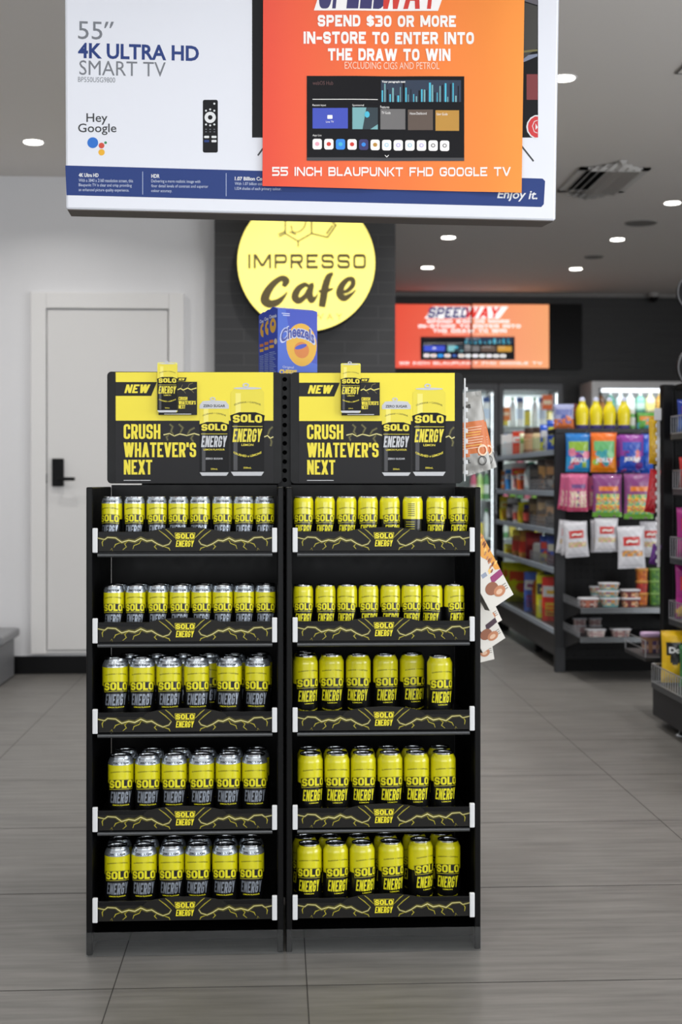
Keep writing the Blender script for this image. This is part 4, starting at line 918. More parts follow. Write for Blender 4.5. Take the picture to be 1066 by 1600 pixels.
DNM = ['white bottle with a green cap', 'lime green drink bottle', 'white milk carton', 'dark green drink bottle', 'white bottle with a red cap', 'blue drink can', 'pink drink bottle']
SFN = ['lowest', 'second lowest', 'middle', 'second highest', 'highest']
def fridge(name, lab, x0, x1, tag_):
    t = thing(name, lab, 'fridge', ((x0+x1)/2, FY, 0), group='glass door drink fridges'); w_ = (x1-x0)/2; dpt = .58
    c = MB(); c.box(-w_, .05, .0, -w_+.03, dpt, fz, FDK).box(w_-.03, .05, 0, w_, dpt, fz, FDK).box(-w_+.03, .05, fz-.06, w_-.03, dpt, fz, FDK).box(-w_+.03, .05, 0, w_-.03, dpt, .16, FDK); c.build('cabinet', t)
    MB().box(-w_+.03, dpt-.02, .16, w_-.03, dpt-.005, fz-.06, FWH).build('liner', t)
    l = MB(); le = M((244, 250, 255), .4, emit=3.5); l.box(-w_+.032, .07, .2, -w_+.05, .09, fz-.1, le).box(w_-.05, .07, .2, w_-.032, .09, fz-.1, le); tag(l.build('light_tube', t), 'glowing white light tubes')
    for z in SHELFZ: MB().box(-w_+.031, .11, z-.012, w_-.031, dpt-.03, z, M((200, 212, 205), .4)).build('shelf', t)
    d = MB(); d.box(-w_, 0, .1, -w_+.05, .045, fz-.01, FRM, .004).box(w_-.05, 0, .1, w_, .045, fz-.01, FRM, .004).box(-w_+.05, 0, fz-.075, w_-.05, .045, fz-.01, FRM).box(-w_+.05, 0, .1, w_-.05, .045, .17, FRM)
    do = d.build('door', t); MB().box(-w_+.0505, .02, .1705, w_-.0505, .026, fz-.0755, clear_mat('fridge_glass', (.97, .99, .985), .05, .02)).build('glass_pane', do)
    h = MB(); hx = w_-.025; h.box(hx-.012, -.045, .9, hx+.012, -.03, 1.5, STEEL, .004).box(hx-.01, -.03, .93, hx+.01, -.0005, .95, STEEL).box(hx-.01, -.03, 1.45, hx+.01, -.0005, 1.47, STEEL); h.build('handle', do)
    return t, do
area_light('fridge_glow', ((ax0+ax1)/2, FY+.35, fz-.08), (0, 0, 0), .5, .3, 3.2, (.94, .98, 1)); area_light('fridge_glow', ((bx0+bx1)/2, FY+.35, fz-.08), (0, 0, 0), .5, .3, 3.2, (.94, .98, 1))
fa, da = fridge('drink_fridge', 'lit glass door drink fridge partly hidden behind the right stand', ax0, ax1, 'a')
fb, db = fridge('drink_fridge', 'lit glass door drink fridge with orange price cards, beside the black wall', bx0, bx1, 'b')
bcx = (bx0+bx1)/2
for px0, py0, px1, py1, c in ((783, 636, 798, 657, (222, 130, 70)), (848, 617, 864, 640, (226, 110, 60))):
    m = MB(); a = P(px0, py1, FY); c_ = P(px1, py0, FY); m.box(a.x-bcx, .0155, a.z, c_.x-bcx, .0195, c_.z, M(c, .5)).box(a.x-bcx+.01, .015, a.z+.05, c_.x-bcx-.01, .0156, c_.z-.05, M((240, 220, 190), .5)); tag(m.build('price_card', db), 'orange price card')
for which, x0, x1, n_, shelves in (('beside the black wall', bx0, bx1, 7, (1, 2, 3, 4)), ('behind the right stand', ax0+.25, ax1, 3, (0, 1, 2, 3, 4))):
    for s in shelves:
        for i in range(n_):
            k = (i*2+s*3+(i//3)) % 7; body, cap, lb, kd = DRK[k]; r = .031; x = x0+.06+(x1-x0-.12)*(i+.5)/n_
            bottle('drink_bottle' if kd == 'bottle' else 'drink_carton' if kd == 'carton' else 'soft_drink_can', '%s, %s on %s shelf, fridge %s' % (DNM[k], ORD[i], SFN[s], which), (x, FY+.19, SHELFZ[s]+.0005), r, .29 if kd != 'can' else .17, body, cap, lb, kd, 'drinks in the glass fridges', 'drink')
# ------------------------------------------------------------------ open chiller with white frame at the rear right
cx0, cx1 = PX(925, FY), PX(1100, FY); cz1, cz0 = PZ(594, FY), PZ(643, FY)
oc = thing('open_chiller', 'open drink chiller in a pale grey frame against the black rear wall', 'chiller', ((cx0+cx1)/2, FY, 0)); w_ = (cx1-cx0)/2
PF = M((196, 196, 198), .4)
m = MB(); m.box(-w_, 0, 0, -w_+.07, .55, cz1, PF, .004).box(w_-.07, 0, 0, w_, .55, cz1, PF, .004).box(-w_+.07, 0, cz1-.07, w_-.07, .55, cz1, PF, .003); m.build('frame', oc)
MB().box(-w_+.07, .5, .0, w_-.07, .545, cz1-.07, FWH).build('back_panel', oc)
for z, mm in ((cz0, FDK), (cz0-.42, FDK), (cz0-.84, FDK)): MB().box(-w_+.071, .04, z-.09, w_-.071, .49, z, mm, .003).build('shelf', oc)
m = MB(); m.box(-w_+.12, .06, cz1-.1, w_-.1, .1, cz1-.071, M((244, 250, 255), .4, emit=2.2)); tag(m.build('light_tube', oc), 'glowing white light tube')
area_light('chiller_glow', ((cx0+cx1)/2+.1, FY+.12, cz1-.11), (math.radians(25), 0, 0), .9, .1, 1.7, (.96, .99, 1))
CHT = [((110, 70, 36), (30, 24, 20), (180, 120, 60), 'dark amber bottle'), ((40, 130, 110), (235, 240, 240), (90, 170, 150), 'teal green bottle'), ((215, 232, 235), (240, 240, 240), (235, 245, 245), 'clear water bottle'), ((225, 240, 238), (235, 235, 240), (240, 248, 246), 'milky white bottle'), ((120, 190, 165), (240, 240, 240), (200, 228, 215), 'pale green bottle'), ((246, 240, 190), (250, 250, 240), (250, 240, 150), 'pale yellow bottle'), ((196, 150, 60), (250, 240, 200), (210, 170, 90), 'honey coloured bottle'), ((245, 246, 240), (240, 240, 230), (250, 248, 230), 'cream bottle'), ((240, 244, 246), (240, 230, 150), (246, 246, 240), 'white bottle with a yellow cap')]
for i, (bd, cp, lb, nm) in enumerate(CHT):
    bottle('drink_bottle', '%s in the lit top of the open chiller' % nm, (cx0+.14+i*.101, FY+.24, cz0+.0005), .047, .205, bd, cp, lb, 'bottle', 'bottles in the open chiller')
CH2 = [((120, 140, 110), (110, 120, 100), (170, 160, 140)), ((170, 110, 110), (150, 90, 90), (200, 170, 160)), ((130, 130, 110), (110, 110, 90), (170, 170, 150)), ((180, 150, 140), (150, 100, 90), (210, 190, 180)), ((110, 150, 90), (90, 120, 80), (170, 190, 150)), ((160, 120, 120), (150, 90, 90), (190, 160, 150))]
for i in range(6):
    bottle('drink_carton', 'muted carton, %s along the chiller shelf below the lit bottles' % ORD[i], (cx0+.17+i*.16, FY+.2, cz0-.4195), .06, .28, *CH2[i], 'carton', 'cartons in the open chiller', 'carton')
# ------------------------------------------------------------------ long gondola on the far side of the aisle, its end facing the viewer
GX = 1.79; GY0, GY1 = 8.46, 11.0; GZ = PZ(669, 8.46); GW = .84
GBK = M((20, 20, 21), .45); GDK = M((44, 45, 48), .4, .2); PEG = M((22, 22, 23), .5); STRIPC = M((196, 208, 222), .3, .2); WIRE = M((180, 182, 186), .3, .8)
g = thing('gondola_shelf', 'long black shop gondola with snack shelves along the aisle and sweets hung on its end', 'shop shelving', (0, 0, 0))
MB().box(GX+.4, GY0+.041, .05, GX+.44, GY1-.03, GZ-.031, GBK).build('spine_panel', g)
MB().box(GX-.03, GY0, 0, GX+.035, GY0+.04, GZ, GDK, .003).build('corner_post', g)
MB().box(GX+GW-.06, GY0, 0, GX+GW, GY0+.04, GZ, GDK, .003).build('corner_post', g)
MB().box(GX+.036, GY0+.031, .0, GX+GW-.061, GY0+.04, GZ-.03, M((8, 8, 8), .7)).build('end_backing', g)
MB().box(GX-.03, GY0-.005, GZ-.03, GX+GW, GY0+.24, GZ, GDK, .003).build('top_board', g)
MB().box(GX+.01, GY1-.03, 0, GX+.06, GY1, GZ-.031, GBK).build('rear_post', g)
pgm = MB(); nx_, nz_ = 18, 32; cw = (GW-.1)/nx_; chh = (GZ-.11)/nz_
for i in range(nx_):
    for j in range(nz_): holed(pgm, GX+.037+cw*(i+.5), .08+chh*(j+.5), cw, chh, .0055, GY0+.012, PEG, 8, .004)
pgm.build('pegboard_mesh', g)
LV = [PZ(704, 8.46), PZ(770.5, 8.46), PZ(832, 8.46), PZ(895, 8.46), PZ(990, 8.46)]
for k, z in enumerate(LV):
    x_ = GX if k < 4 else GX-.02
    for j, (ya, yb) in enumerate(((GY0+.045, 9.55), (9.555, GY1-.035))):
        so = MB().box(x_+.012, ya, z-.025, GX+.395, yb, z+.002, GDK).build('shelf', g)
        MB().box(x_, ya, z-.022, x_+.0115, yb, z+.014, STRIPC, .002).build('price_strip', so)
        if j == 0 or k in (0, 4):
            b_ = MB()
            if k in (0, 4): b_.box(x_+.012, ya, z+.0025, x_+.016, yb, z+.11, clear_mat('shelf_riser', (.9, .92, .93), .12, .1)); tag(b_.build('clear_riser', so), 'clear plastic shelf riser')
            else:
                n_ = 36
                for q in range(n_+1): y = ya+.004+(yb-ya-.008)*q/n_; b_.tube((x_+.016, y, z+.0022), (x_+.016, y, z+.085), .0016, WIRE, 5)
                for zz in (.03, .06, .085): b_.tube((x_+.016, ya, z+zz), (x_+.016, yb, z+zz), .0018, WIRE, 5)
                b_.build('wire_riser_mesh', so)
for ya, yb in ((GY0+.045, 9.55), (9.555, GY1-.035)): MB().box(GX-.005, ya, .09, GX+.02, yb, LV[4]-.026, M((62, 62, 64), .4)).build('kick_plate', g)
for y in (GY0+.06, 9.5, 10.9): MB().box(GX+.05, y, 0, GX+.1, y+.04, .1, GBK).build('foot', g)
# end shelves
for k, (pz, yf) in enumerate(((941, 7.97), (985, 7.99))):
    z = PZ(pz, 8.46); so = MB().box(GX+.02, yf, z-.012, GX+.68, GY0-.001, z, GDK, .002).build('end_shelf', g)
    b_ = MB(); x0, x1 = GX+.022, GX+.678
    b_.box(x0, yf-.006, z-.03, x1, yf-.0005, z+.004, STEEL, .001)
    for zz in (.012, .03, .048): b_.tube((x0, yf+.006, z+zz), (x0, GY0-.01, z+zz), .0017, WIRE, 5)
    for q in range(22): y = yf+.006+(GY0-.016-yf)*q/21; b_.tube((x0, y, z), (x0, y, z+.048), .0015, WIRE, 5)
    b_.build('wire_rail_mesh', so)
    for xx in (GX+.024, GX+.66):
        br_ = MB(); br_.add([(xx, GY0-.001, z-.013), (xx, yf+.05, z-.013), (xx, yf+.05, z-.03), (xx, GY0-.001, z-.12), (xx+.006, GY0-.001, z-.013), (xx+.006, yf+.05, z-.013), (xx+.006, yf+.05, z-.03), (xx+.006, GY0-.001, z-.12)], [(0, 1, 2, 3), (7, 6, 5, 4), (0, 4, 5, 1), (1, 5, 6, 2), (2, 6, 7, 3), (3, 7, 4, 0)], GDK); br_.build('bracket_rib', so)
# goods on the aisle shelves ------------------------------------------------------------
def packet(name, lab, loc, rz, w_, h_, t_, cols, group, cat='packet', word=None, wcol=(250, 250, 250), rx=0, style=0):
    t = thing(name, lab, cat, loc, (rx, 0, rz), group); m = MB(); C = [M(c, .3, coat=.2) for c in cols]; sd = random.Random(lab)
    blobs = [(sd.uniform(.15, .85), sd.uniform(.12, .5), sd.uniform(.06, .17), sd.randrange(len(C))) for _ in range(11)]
    def fn(u, v):
        if style == 2:                                  # candy bag: window of sweets below, banner on top
            if v > .93 or v < .09: return C[-1] if v < .09 else C[0]
            if .1 < u < .9 and .12 < v < .52: return C[2+int(7*u*3+11*v*4) % (len(C)-3)] if (int(u*9)+int(v*13)) % 2 else C[1+(int(u*11)*3+int(v*17)*5) % (len(C)-2)]
            return C[1] if .6 < v < .72 and .2 < u < .85 else C[0]
        if style == 3:                                  # white resealable pouch with a red label and a window
            if .2 < u < .82 and .52 < v < .75: return C[1]
            if .14 < u < .9 and .28 < v < .44: return C[2+(int(u*9)*2+int(v*20)) % (len(C)-2)]
            return C[0]
        for bx, bz, r, k in blobs:
            if (u-bx)**2+((v-bz)*h_/w_)**2 < r*r: return C[k]
        if v > .86: return C[0]
        return C[1] if .55 < v < .78 and abs(u-.5) < .42 else C[0] if v > .4 else C[min(2, len(C)-1)]
    m.pillow(w_, h_, t_, fn, 22, 28, C[0])
    if style == 3: m.on_pillow(fit2(ftext('~', .06), -w_*.2, h_*.59, w_*.22, h_*.69), M((240, 236, 230), .4), .002)
    if word: m.on_pillow(fit2(ftext(word, .05), -w_*.34, h_*(.58 if style != 4 else .22), w_*.34, h_*(.7 if style != 4 else .36)), M(wcol, .4), .0022)
    m.build('bag', t); return t
def carton(name, lab, loc, rz, w_, d_, h_, cols, group, cat='box'):
    t = thing(name, lab, cat, loc, (0, 0, rz), group); m = MB(); C = [M(c, .4) for c in cols]; m.box(-w_/2, -d_/2, 0, w_/2, d_/2, h_, C[0], .0015); sd = random.Random(lab)
    def faces(x0, z0, x1, z1, c, o):
        m.add([(x0*w_, -d_/2-o, z0*h_), (x1*w_, -d_/2-o, z0*h_), (x1*w_, -d_/2-o, z1*h_), (x0*w_, -d_/2-o, z1*h_)], [(0, 1, 2, 3)], c)
        m.add([(-w_/2-o, -x0*d_, z0*h_), (-w_/2-o, -x1*d_, z0*h_), (-w_/2-o, -x1*d_, z1*h_), (-w_/2-o, -x0*d_, z1*h_)], [(0, 1, 2, 3)], c)
    faces(-.46, .55, .46, .8, C[1], .0006); faces(-.36, .12, .4, .42, C[2 % len(C)], .0006); faces(-.3, .62, .3, .7, C[-1], .0012)
    for k in range(3): faces(-.3, .16+.08*k, .2+.1*(k % 2), .19+.08*k, C[0], .0012)
    m.build('box', t); return t
AG = 'goods on the aisle shelves of the long gondola'; LN = ['top', 'second', 'third', 'fourth', 'bottom']
def y_at(px, x): 
    d = ray(px, HY); return d.y*x/d.x
def goods(level, rows):
    z = LV[level]+.0028; prev = GY0+.05
    for (px, kind, nm, w_, d_, h_, cols) in rows:
        cols = [tuple(min(250, int(c*1.3+8)) for c in q) for q in cols]
        rz = math.radians(-32); w_ *= 1.25; d_ = max(d_, .05) if kind != 'bag' else d_
        if kind in ('box', 'bag'): ex = w_/2*math.cos(rz)+d_/2*math.sin(-rz); ey = w_/2*math.sin(-rz)+d_/2*math.cos(rz)
        else: w_ = min(w_, .13); ex = ey = w_/2
        x = GX+.026+ex; y = max(y_at(px, x)-.05, prev+ey+.012); y = min(y, GY1-.1); prev = y+ey
        lab = '%s, %s shelf of long gondola' % (nm.rstrip(','), LN[level])
        if kind == 'box': carton('grocery_box', lab, (x, y, z), rz, w_, d_, h_, cols, AG)
        elif kind == 'bag': packet('snack_packet', lab, (x, y, z), rz, w_, h_, d_, cols, AG)
        else: bottle('grocery_jar' if kind == 'jar' else 'grocery_bottle' if kind == 'bottle' else 'grocery_tin', lab, (x, y, z), w_/2, h_, cols[0], cols[1], cols[2], kind, AG, 'jar' if kind == 'jar' else 'bottle' if kind == 'bottle' else 'tin')
goods(0, [(866, 'bag', 'blue packet with a yellow patch,,', .1, .05, .22, [(40, 72, 160), (220, 190, 60), (60, 90, 180), (230, 200, 90)]), (855, 'bag', 'blue and white packet', .1, .05, .2, [(46, 80, 170), (200, 205, 215), (220, 190, 60)]),
          (843, 'jar', 'brown lidded jar of cereal pieces', .095, .1, .19, [(190, 168, 130), (52, 38, 34), (212, 190, 140)]), (829, 'jar', 'brown lidded jar with a dark label', .095, .1, .2, [(150, 110, 84), (50, 36, 32), (200, 150, 110)]),
          (821, 'bag', 'cream packet with green print', .09, .05, .17, [(206, 196, 160), (120, 150, 80), (220, 200, 150)]), (812, 'box', 'tall red and white box', .09, .06, .19, [(200, 62, 44), (235, 230, 225), (212, 90, 70)]), (802, 'box', 'pale grey carton beside the red box', .08, .06, .18, [(196, 202, 205), (225, 228, 230), (180, 190, 196)]), (793, 'box', 'pale blue grey carton at the far end', .08, .06, .185, [(186, 198, 206), (215, 222, 226), (170, 182, 190)])])
goods(1, [(866, 'bag', 'clear bag of brown chips', .12, .06, .22, [(96, 84, 78), (170, 130, 90), (70, 66, 66), (200, 190, 180)]), (853, 'bag', 'clear bag of tan nuts', .12, .06, .23, [(84, 80, 80), (180, 140, 90), (110, 96, 88), (190, 186, 182)]), (839, 'bag', 'dark grey bag of mixed snacks', .11, .06, .2, [(74, 74, 78), (110, 106, 100), (60, 60, 64)]),
          (829, 'bottle', 'pale green bottle with a teal cap', .09, .09, .215, [(176, 196, 188), (40, 150, 120), (190, 206, 200)]), (820, 'box', 'orange and white packet box', .1, .05, .16, [(222, 96, 40), (230, 226, 220), (180, 60, 50)]), (811, 'box', 'tall white box with red lettering bars', .1, .05, .22, [(238, 232, 226), (206, 52, 50), (214, 70, 60), (230, 170, 60)]), (800, 'box', 'blue and white packet box', .09, .05, .17, [(52, 116, 180), (232, 232, 230), (60, 130, 190)]), (791, 'bag', 'white and orange packet at the far end', .09, .05, .16, [(226, 120, 66), (240, 234, 226), (220, 120, 70)])])
goods(2, [(866, 'bag', 'silver foil packet of snacks', .12, .06, .19, [(134, 130, 126), (180, 150, 120), (104, 100, 98)]), (853, 'bag', 'clear packet of cookies', .13, .06, .22, [(120, 112, 104), (190, 164, 130), (160, 130, 96)]), (838, 'bag', 'dark brown foil packet', .11, .06, .2, [(96, 84, 72), (140, 120, 90), (76, 68, 62)]),
          (827, 'jar', 'dark jar with a navy lid', .085, .085, .15, [(70, 40, 40), (44, 44, 90), (190, 80, 70)]), (818, 'jar', 'yellow jar with a yellow lid', .085, .085, .165, [(226, 176, 40), (232, 190, 30), (206, 150, 40)]), (810, 'jar', 'small white jar with a pale lid', .08, .08, .14, [(226, 220, 214), (236, 234, 230), (200, 90, 80)]), (802, 'jar', 'tall dark jar with a white lid', .095, .095, .19, [(66, 60, 62), (226, 226, 224), (150, 140, 140)]), (792, 'box', 'yellow packet box at the far end', .09, .05, .2, [(226, 170, 40), (240, 210, 120), (200, 130, 40)])])
goods(3, [(866, 'bag', 'blue sachet bundle', .1, .06, .19, [(74, 90, 160), (210, 190, 170), (110, 60, 80)]), (855, 'bag', 'blue and red sachet bundle', .1, .06, .195, [(64, 84, 158), (200, 70, 60), (190, 180, 90)]), (845, 'can', 'round silver tin', .11, .11, .14, [(190, 192, 190), (180, 180, 180), (160, 160, 156)]), (833, 'bag', 'dark red packet', .11, .05, .2, [(130, 40, 46), (170, 60, 60), (110, 30, 40)]),
          (822, 'jar', 'stacked looking amber jar with a red label', .1, .1, .21, [(176, 126, 60), (150, 110, 50), (180, 56, 44)]), (811, 'jar', 'amber jar with a yellow lid', .1, .1, .2, [(160, 110, 60), (206, 170, 60), (170, 60, 50)]), (799, 'box', 'small yellow box', .09, .06, .075, [(238, 190, 36), (244, 214, 100), (200, 120, 40)])])
goods(4, [(866, 'box', 'red box with white print', .14, .06, .3, [(196, 44, 36), (236, 226, 214), (220, 150, 50)]), (854, 'box', 'yellow box with a dark oval', .12, .06, .3, [(232, 196, 40), (60, 60, 70), (240, 220, 120)]), (843, 'bottle', 'amber sauce bottle with a yellow cap', .1, .1, .32, [(130, 66, 28), (224, 180, 40), (120, 60, 30)]), (832, 'box', 'blue and white box', .1, .06, .29, [(70, 96, 170), (220, 218, 226), (120, 60, 100)]), (818, 'bag', 'large yellow bag with red print', .24, .1, .31, [(238, 196, 28), (206, 70, 40), (240, 206, 60)]), (803, 'bag', 'large yellow bag at the far end', .2, .09, .3, [(236, 190, 30), (214, 96, 40), (232, 200, 60)])])
for r_, nm in ((.03, 'purple and white packet with an orange base, atop the long gondola'),):
    packet('snack_packet', nm, (GX+.045, GY0+.09, GZ+.0008), math.radians(-6), .13, .16, .05, [(170, 176, 214), (120, 130, 190), (226, 124, 70), (70, 90, 170)], AG)
carton('grocery_box', 'slim dark red box between the purple packet and the yellow bottles', (PX(898, 8.68), 8.68, GZ+.0005), 0, .035, .03, .17, [(96, 34, 40), (150, 60, 60), (60, 40, 50)], AG)
for i, px in enumerate((910, 931.5, 952.5, 975)):
    bottle('drink_bottle', '%s yellow sport drink bottle in the row on top of the long gondola' % ('first', 'second', 'third', 'last')[i], (PX(px, 8.57), 8.57, GZ+.0005), .041, .207, (240, 222, 20), (206, 212, 236), (70, 62, 130), 'sport', 'yellow sport drink bottles on the gondola')
bottle('drink_bottle', 'small white and green tube beside the last yellow bottle', (PX(988, 8.62), 8.62, GZ+.0005), .02, .13, (120, 180, 110), (232, 236, 230), (230, 236, 230), 'jar', AG, 'tube')
packet('snack_packet', 'green and orange packet lying at the end of the gondola top', (PX(1010, 8.62), 8.62, GZ+.0008), math.radians(8), .13, .11, .04, [(96, 170, 70), (236, 150, 60), (80, 170, 190)], AG)
# sweets on hooks ------------------------------------------------------------------------
SG = 'sweet bags hung on the end of the long gondola'
def hook(px, py, n=1, yf=8.26):
    a = P(px, py, 8.46); t = thing('display_hook', 'steel display hook behind the %s' % n, 'hook', (a.x, GY0+.0115, a.z), group='steel hooks on the pegboard'); m = MB(); m.tube((0, 0, 0), (0, yf-GY0, .004), .0022, WIRE, 6).tube((0, yf-GY0, .004), (0, yf-GY0-.012, .016), .0022, WIRE, 6); m.build('rod', t)
def bag(lab, px0, px1, py0, py1, y, cols, word=None, wcol=(250, 250, 250), style=0, rz=0, ry=0, t_=.05):
    a = P(px0, py1, y); c = P(px1, py0, y); o = packet('sweet_bag', lab, ((a.x+c.x)/2, y, a.z), rz, c.x-a.x, c.z-a.z, t_, cols, SG, 'bag of sweets', word, wcol, 0, style); o.rotation_euler[1] = ry; return o
JB = [(30, 120, 196), (150, 190, 60), (40, 150, 210), (196, 60, 90), (236, 196, 70), (220, 120, 150), (110, 60, 150)]
JO = [(238, 116, 30), (110, 190, 120), (240, 140, 20), (236, 210, 80), (226, 90, 60), (150, 200, 80), (60, 160, 170)]
JP = [(150, 60, 160), (60, 90, 190), (40, 80, 190), (220, 90, 80), (240, 230, 240), (200, 60, 140), (110, 40, 130)]
bag('blue bag of fruit sweets with white lettering, top row of hooks', 884, 923, 677, 737, 8.2, JB, 'JOLLY', style=4)
bag('orange bag of fruit sweets with white lettering, top row of hooks', 923, 964, 676, 737.5, 8.18, JO, 'JOLLY', (240, 244, 255), style=4)
bag('purple and blue bag of fruit sweets, top row of hooks', 968, 1006, 679, 734, 8.15, JP, 'JOLLY', style=4)
bag('purple bag of fruit sweets hanging right behind its purple and blue twin', 963, 1000, 680, 738, 8.24, JP, style=0)
bag('plain bright blue bag at the end of the top row of hooks', 1001, 1021, 678, 741, 8.3, [(24, 80, 190), (40, 110, 220), (30, 90, 200)])
PK = [(206, 96, 140), (120, 80, 140), (240, 232, 200), (232, 226, 190), (226, 160, 170), (210, 110, 150), (214, 80, 120)]
bag('pink bag of ring sweets, frontmost of its pile', 886, 919, 740, 799, 8.12, PK, style=2)
bag('pink bag of ring sweets, second of the pink pile', 879, 908, 741, 798, 8.2, PK, style=2, ry=.06)
bag('pink bag of ring sweets, rearmost of the pink pile', 871, 900, 741, 797, 8.27, PK, style=2, ry=.1)
MX = [(140, 70, 130), (232, 130, 40), (110, 180, 110), (232, 210, 90), (226, 110, 80), (120, 190, 160), (240, 190, 60), (120, 186, 70)]
bag('purple and orange bag of gummy sweets, next to the pink pile', 926, 972, 741, 807.5, 8.13, MX, style=2)
bag('purple and orange bag of gummy sweets at the end of its row', 975, 1021, 740, 810.5, 8.13, MX, style=2)
bag('dark pink bag half hidden behind a purple and orange bag', 919, 938, 744, 796, 8.27, PK, style=2)
WP = [(214, 214, 220), (206, 50, 46), (206, 196, 130), (214, 160, 150), (196, 180, 140)]
bag('white resealable pouch with a red label, frontmost on the first lower hook', 884, 921, 815, 870.5, 8.12, WP, style=3, t_=.035, ry=-.07)
bag('white resealable pouch, second on the first lower hook', 877, 908, 814, 868, 8.19, WP, style=3, t_=.035, ry=.05)
bag('white resealable pouch, rearmost on the first lower hook', 868, 897, 813, 865, 8.26, WP, style=3, t_=.035, ry=.12)
bag('white resealable pouch with a red label, frontmost on the middle lower hook', 929, 966, 809.5, 862, 8.13, WP, style=3, t_=.035)
bag('white resealable pouch peeking out behind the one on the middle lower hook', 923, 956, 812, 863, 8.21, WP, style=3, t_=.035)
bag('lowest hanging white resealable pouch with a long orange window', 966, 1009, 822, 888, 8.1, [(214, 214, 220), (206, 50, 46), (222, 140, 60), (150, 140, 136), (214, 160, 70)], style=3, t_=.035, ry=-.03)
bag('white resealable pouch partly hidden at the end of the lower hooks', 1000, 1032, 815, 870, 8.2, WP, style=3, t_=.035)
for px, py, n in ((906, 680, 'blue bag of fruit sweets'), (945, 679, 'orange bag of fruit sweets'), (990, 679, 'purple fruit sweet bags'), (905, 744, 'pink bags'), (950, 744, 'gummy sweets next to the pink pile'), (998, 744, 'gummy sweets at the row end'), (900, 818, 'first lower white pouches'), (948, 813, 'middle white pouches'), (987, 826, 'lowest white pouch')): hook(px, py, n)
# tubs on the end shelves
TG = 'clear tubs of sweets on the end shelves'
def tub(lab, px, hpx, zb, y, wpx, lid, sw):     # stands with its base at zb; returns where the next one stacks
    c = Vector((PX(px, y), y, zb)); r = wpx/2*y/FPX; h = hpx*y/FPX
    t = thing('sweet_tub', lab, 'tub', c, group=TG); m = MB(); mm = [M(q, .35, coat=.2) for q in sw]
    n_ = 24
    for k in range(n_):
        a0, a1 = 2*math.pi*k/n_, 2*math.pi*(k+1)/n_
        def pt(a, rr, z): cx, sy = math.cos(a), math.sin(a); return (math.copysign(abs(cx)**.55, cx)*rr, math.copysign(abs(sy)**.55, sy)*rr*.75, z)
        for j in range(4):
            z0, z1 = h*.8*j/4, h*.8*(j+1)/4; r0, r1 = r*(.8+.12*j/4), r*(.8+.12*(j+1)/4)
            m.add([pt(a0, r0, z0), pt(a1, r0, z0), pt(a1, r1, z1), pt(a0, r1, z1)], [(0, 1, 2, 3)], mm[(k*5+j*3+(k*j) % 4) % len(mm)])
    m.add([pt(2*math.pi*k/n_, r*.8, 0) for k in range(n_)], [tuple(range(n_))[::-1]], mm[0])
    m.build('tub_body', t); l = MB(); lm = M(lid, .35); l.lathe([(r*.93, h*.78, lm), (r, h*.8, lm), (r, h*.93, lm), (r*.95, h, lm), (.001, h*.985, lm)], 28, 0, 0, 1, .75, .55); l.build('lid', t)
    return zb+h+.0008
CL = (204, 204, 208); S1 = [(150, 70, 66), (190, 120, 100), (110, 60, 60), (206, 190, 180)]; S2_ = [(110, 160, 160), (206, 150, 90), (190, 90, 100), (150, 176, 190), (226, 206, 150)]; S3 = [(214, 140, 90), (120, 60, 60), (190, 90, 80), (230, 200, 160)]
SH_A, SH_B = PZ(941, 8.46)+.0008, PZ(985, 8.46)+.0008
z_ = tub('clear tub of red sweets, first on the floor of the upper end shelf', 919.5, 14.5, SH_A, 8.08, 33, CL, S1)
z_ = tub('clear tub of pale blue sweets at the base of the tall tub stack', 952.5, 14.5, SH_A, 8.08, 32, CL, S2_)
z_ = tub('pale clear tub in the middle of the tall tub stack', 951, 11, z_, 8.08, 34, CL, S2_)
tub('clear tub of pale sweets on top of the tall tub stack', 951.5, 12, z_, 8.08, 33, CL, S2_)
z_ = tub('clear tub behind the tall tub stack, under its twin', 937, 14, SH_A, 8.3, 26, CL, S2_)
tub('clear tub half hidden behind the tall tub stack', 934, 13, z_, 8.3, 26, CL, S2_)
z_ = tub('clear tub of dark red sweets at the base of the two tub stack', 984.5, 14.5, SH_A, 8.08, 32, CL, S3)
tub('clear tub of orange sweets on top of the two tub stack', 984.5, 12.5, z_, 8.08, 32, CL, S3)
tub('clear tub of pale sweets lying at the front of the lower end shelf', 931, 12, SH_B, 8.06, 32, CL, [(200, 180, 176), (216, 206, 200), (180, 150, 150)])
tub('clear tub alone in the middle of the lower end shelf', 969.5, 12.5, SH_B, 8.06, 33, CL, [(170, 140, 136), (206, 190, 180), (150, 110, 110)])
for px, nm in ((906, 'first'), (929.5, 'second')):
    z_ = SH_B
    for q in ('bottom', 'top'): z_ = tub('grey lidded tub, %s of the %s stack at the back of the lower end shelf' % (q, nm), px, 11.5, z_, 8.27, 22, (150, 150, 154), [(130, 110, 110), (160, 150, 146), (120, 90, 90)])
for i, (x, cols) in enumerate(((1003, None), (1023, [(80, 130, 50), (110, 160, 60), (60, 110, 50)]))):
    z_ = SH_A
    for k in range(3):
        c2 = cols if i else ([(206, 112, 40), (226, 140, 50), (190, 90, 40)], [(180, 50, 44), (206, 70, 50), (160, 40, 40)], [(210, 116, 40), (226, 140, 50), (190, 90, 40)])[k]
        z_ = tub('%s lidded square tub, %s of its stack beside the hooked pouches' % (('orange', 'green')[i] if not (k == 1 and not i) else 'red', ('lowest', 'middle', 'topmost')[k]), x, 19, z_, 8.2, 19, (214, 150, 70) if not i else (120, 160, 80), c2)
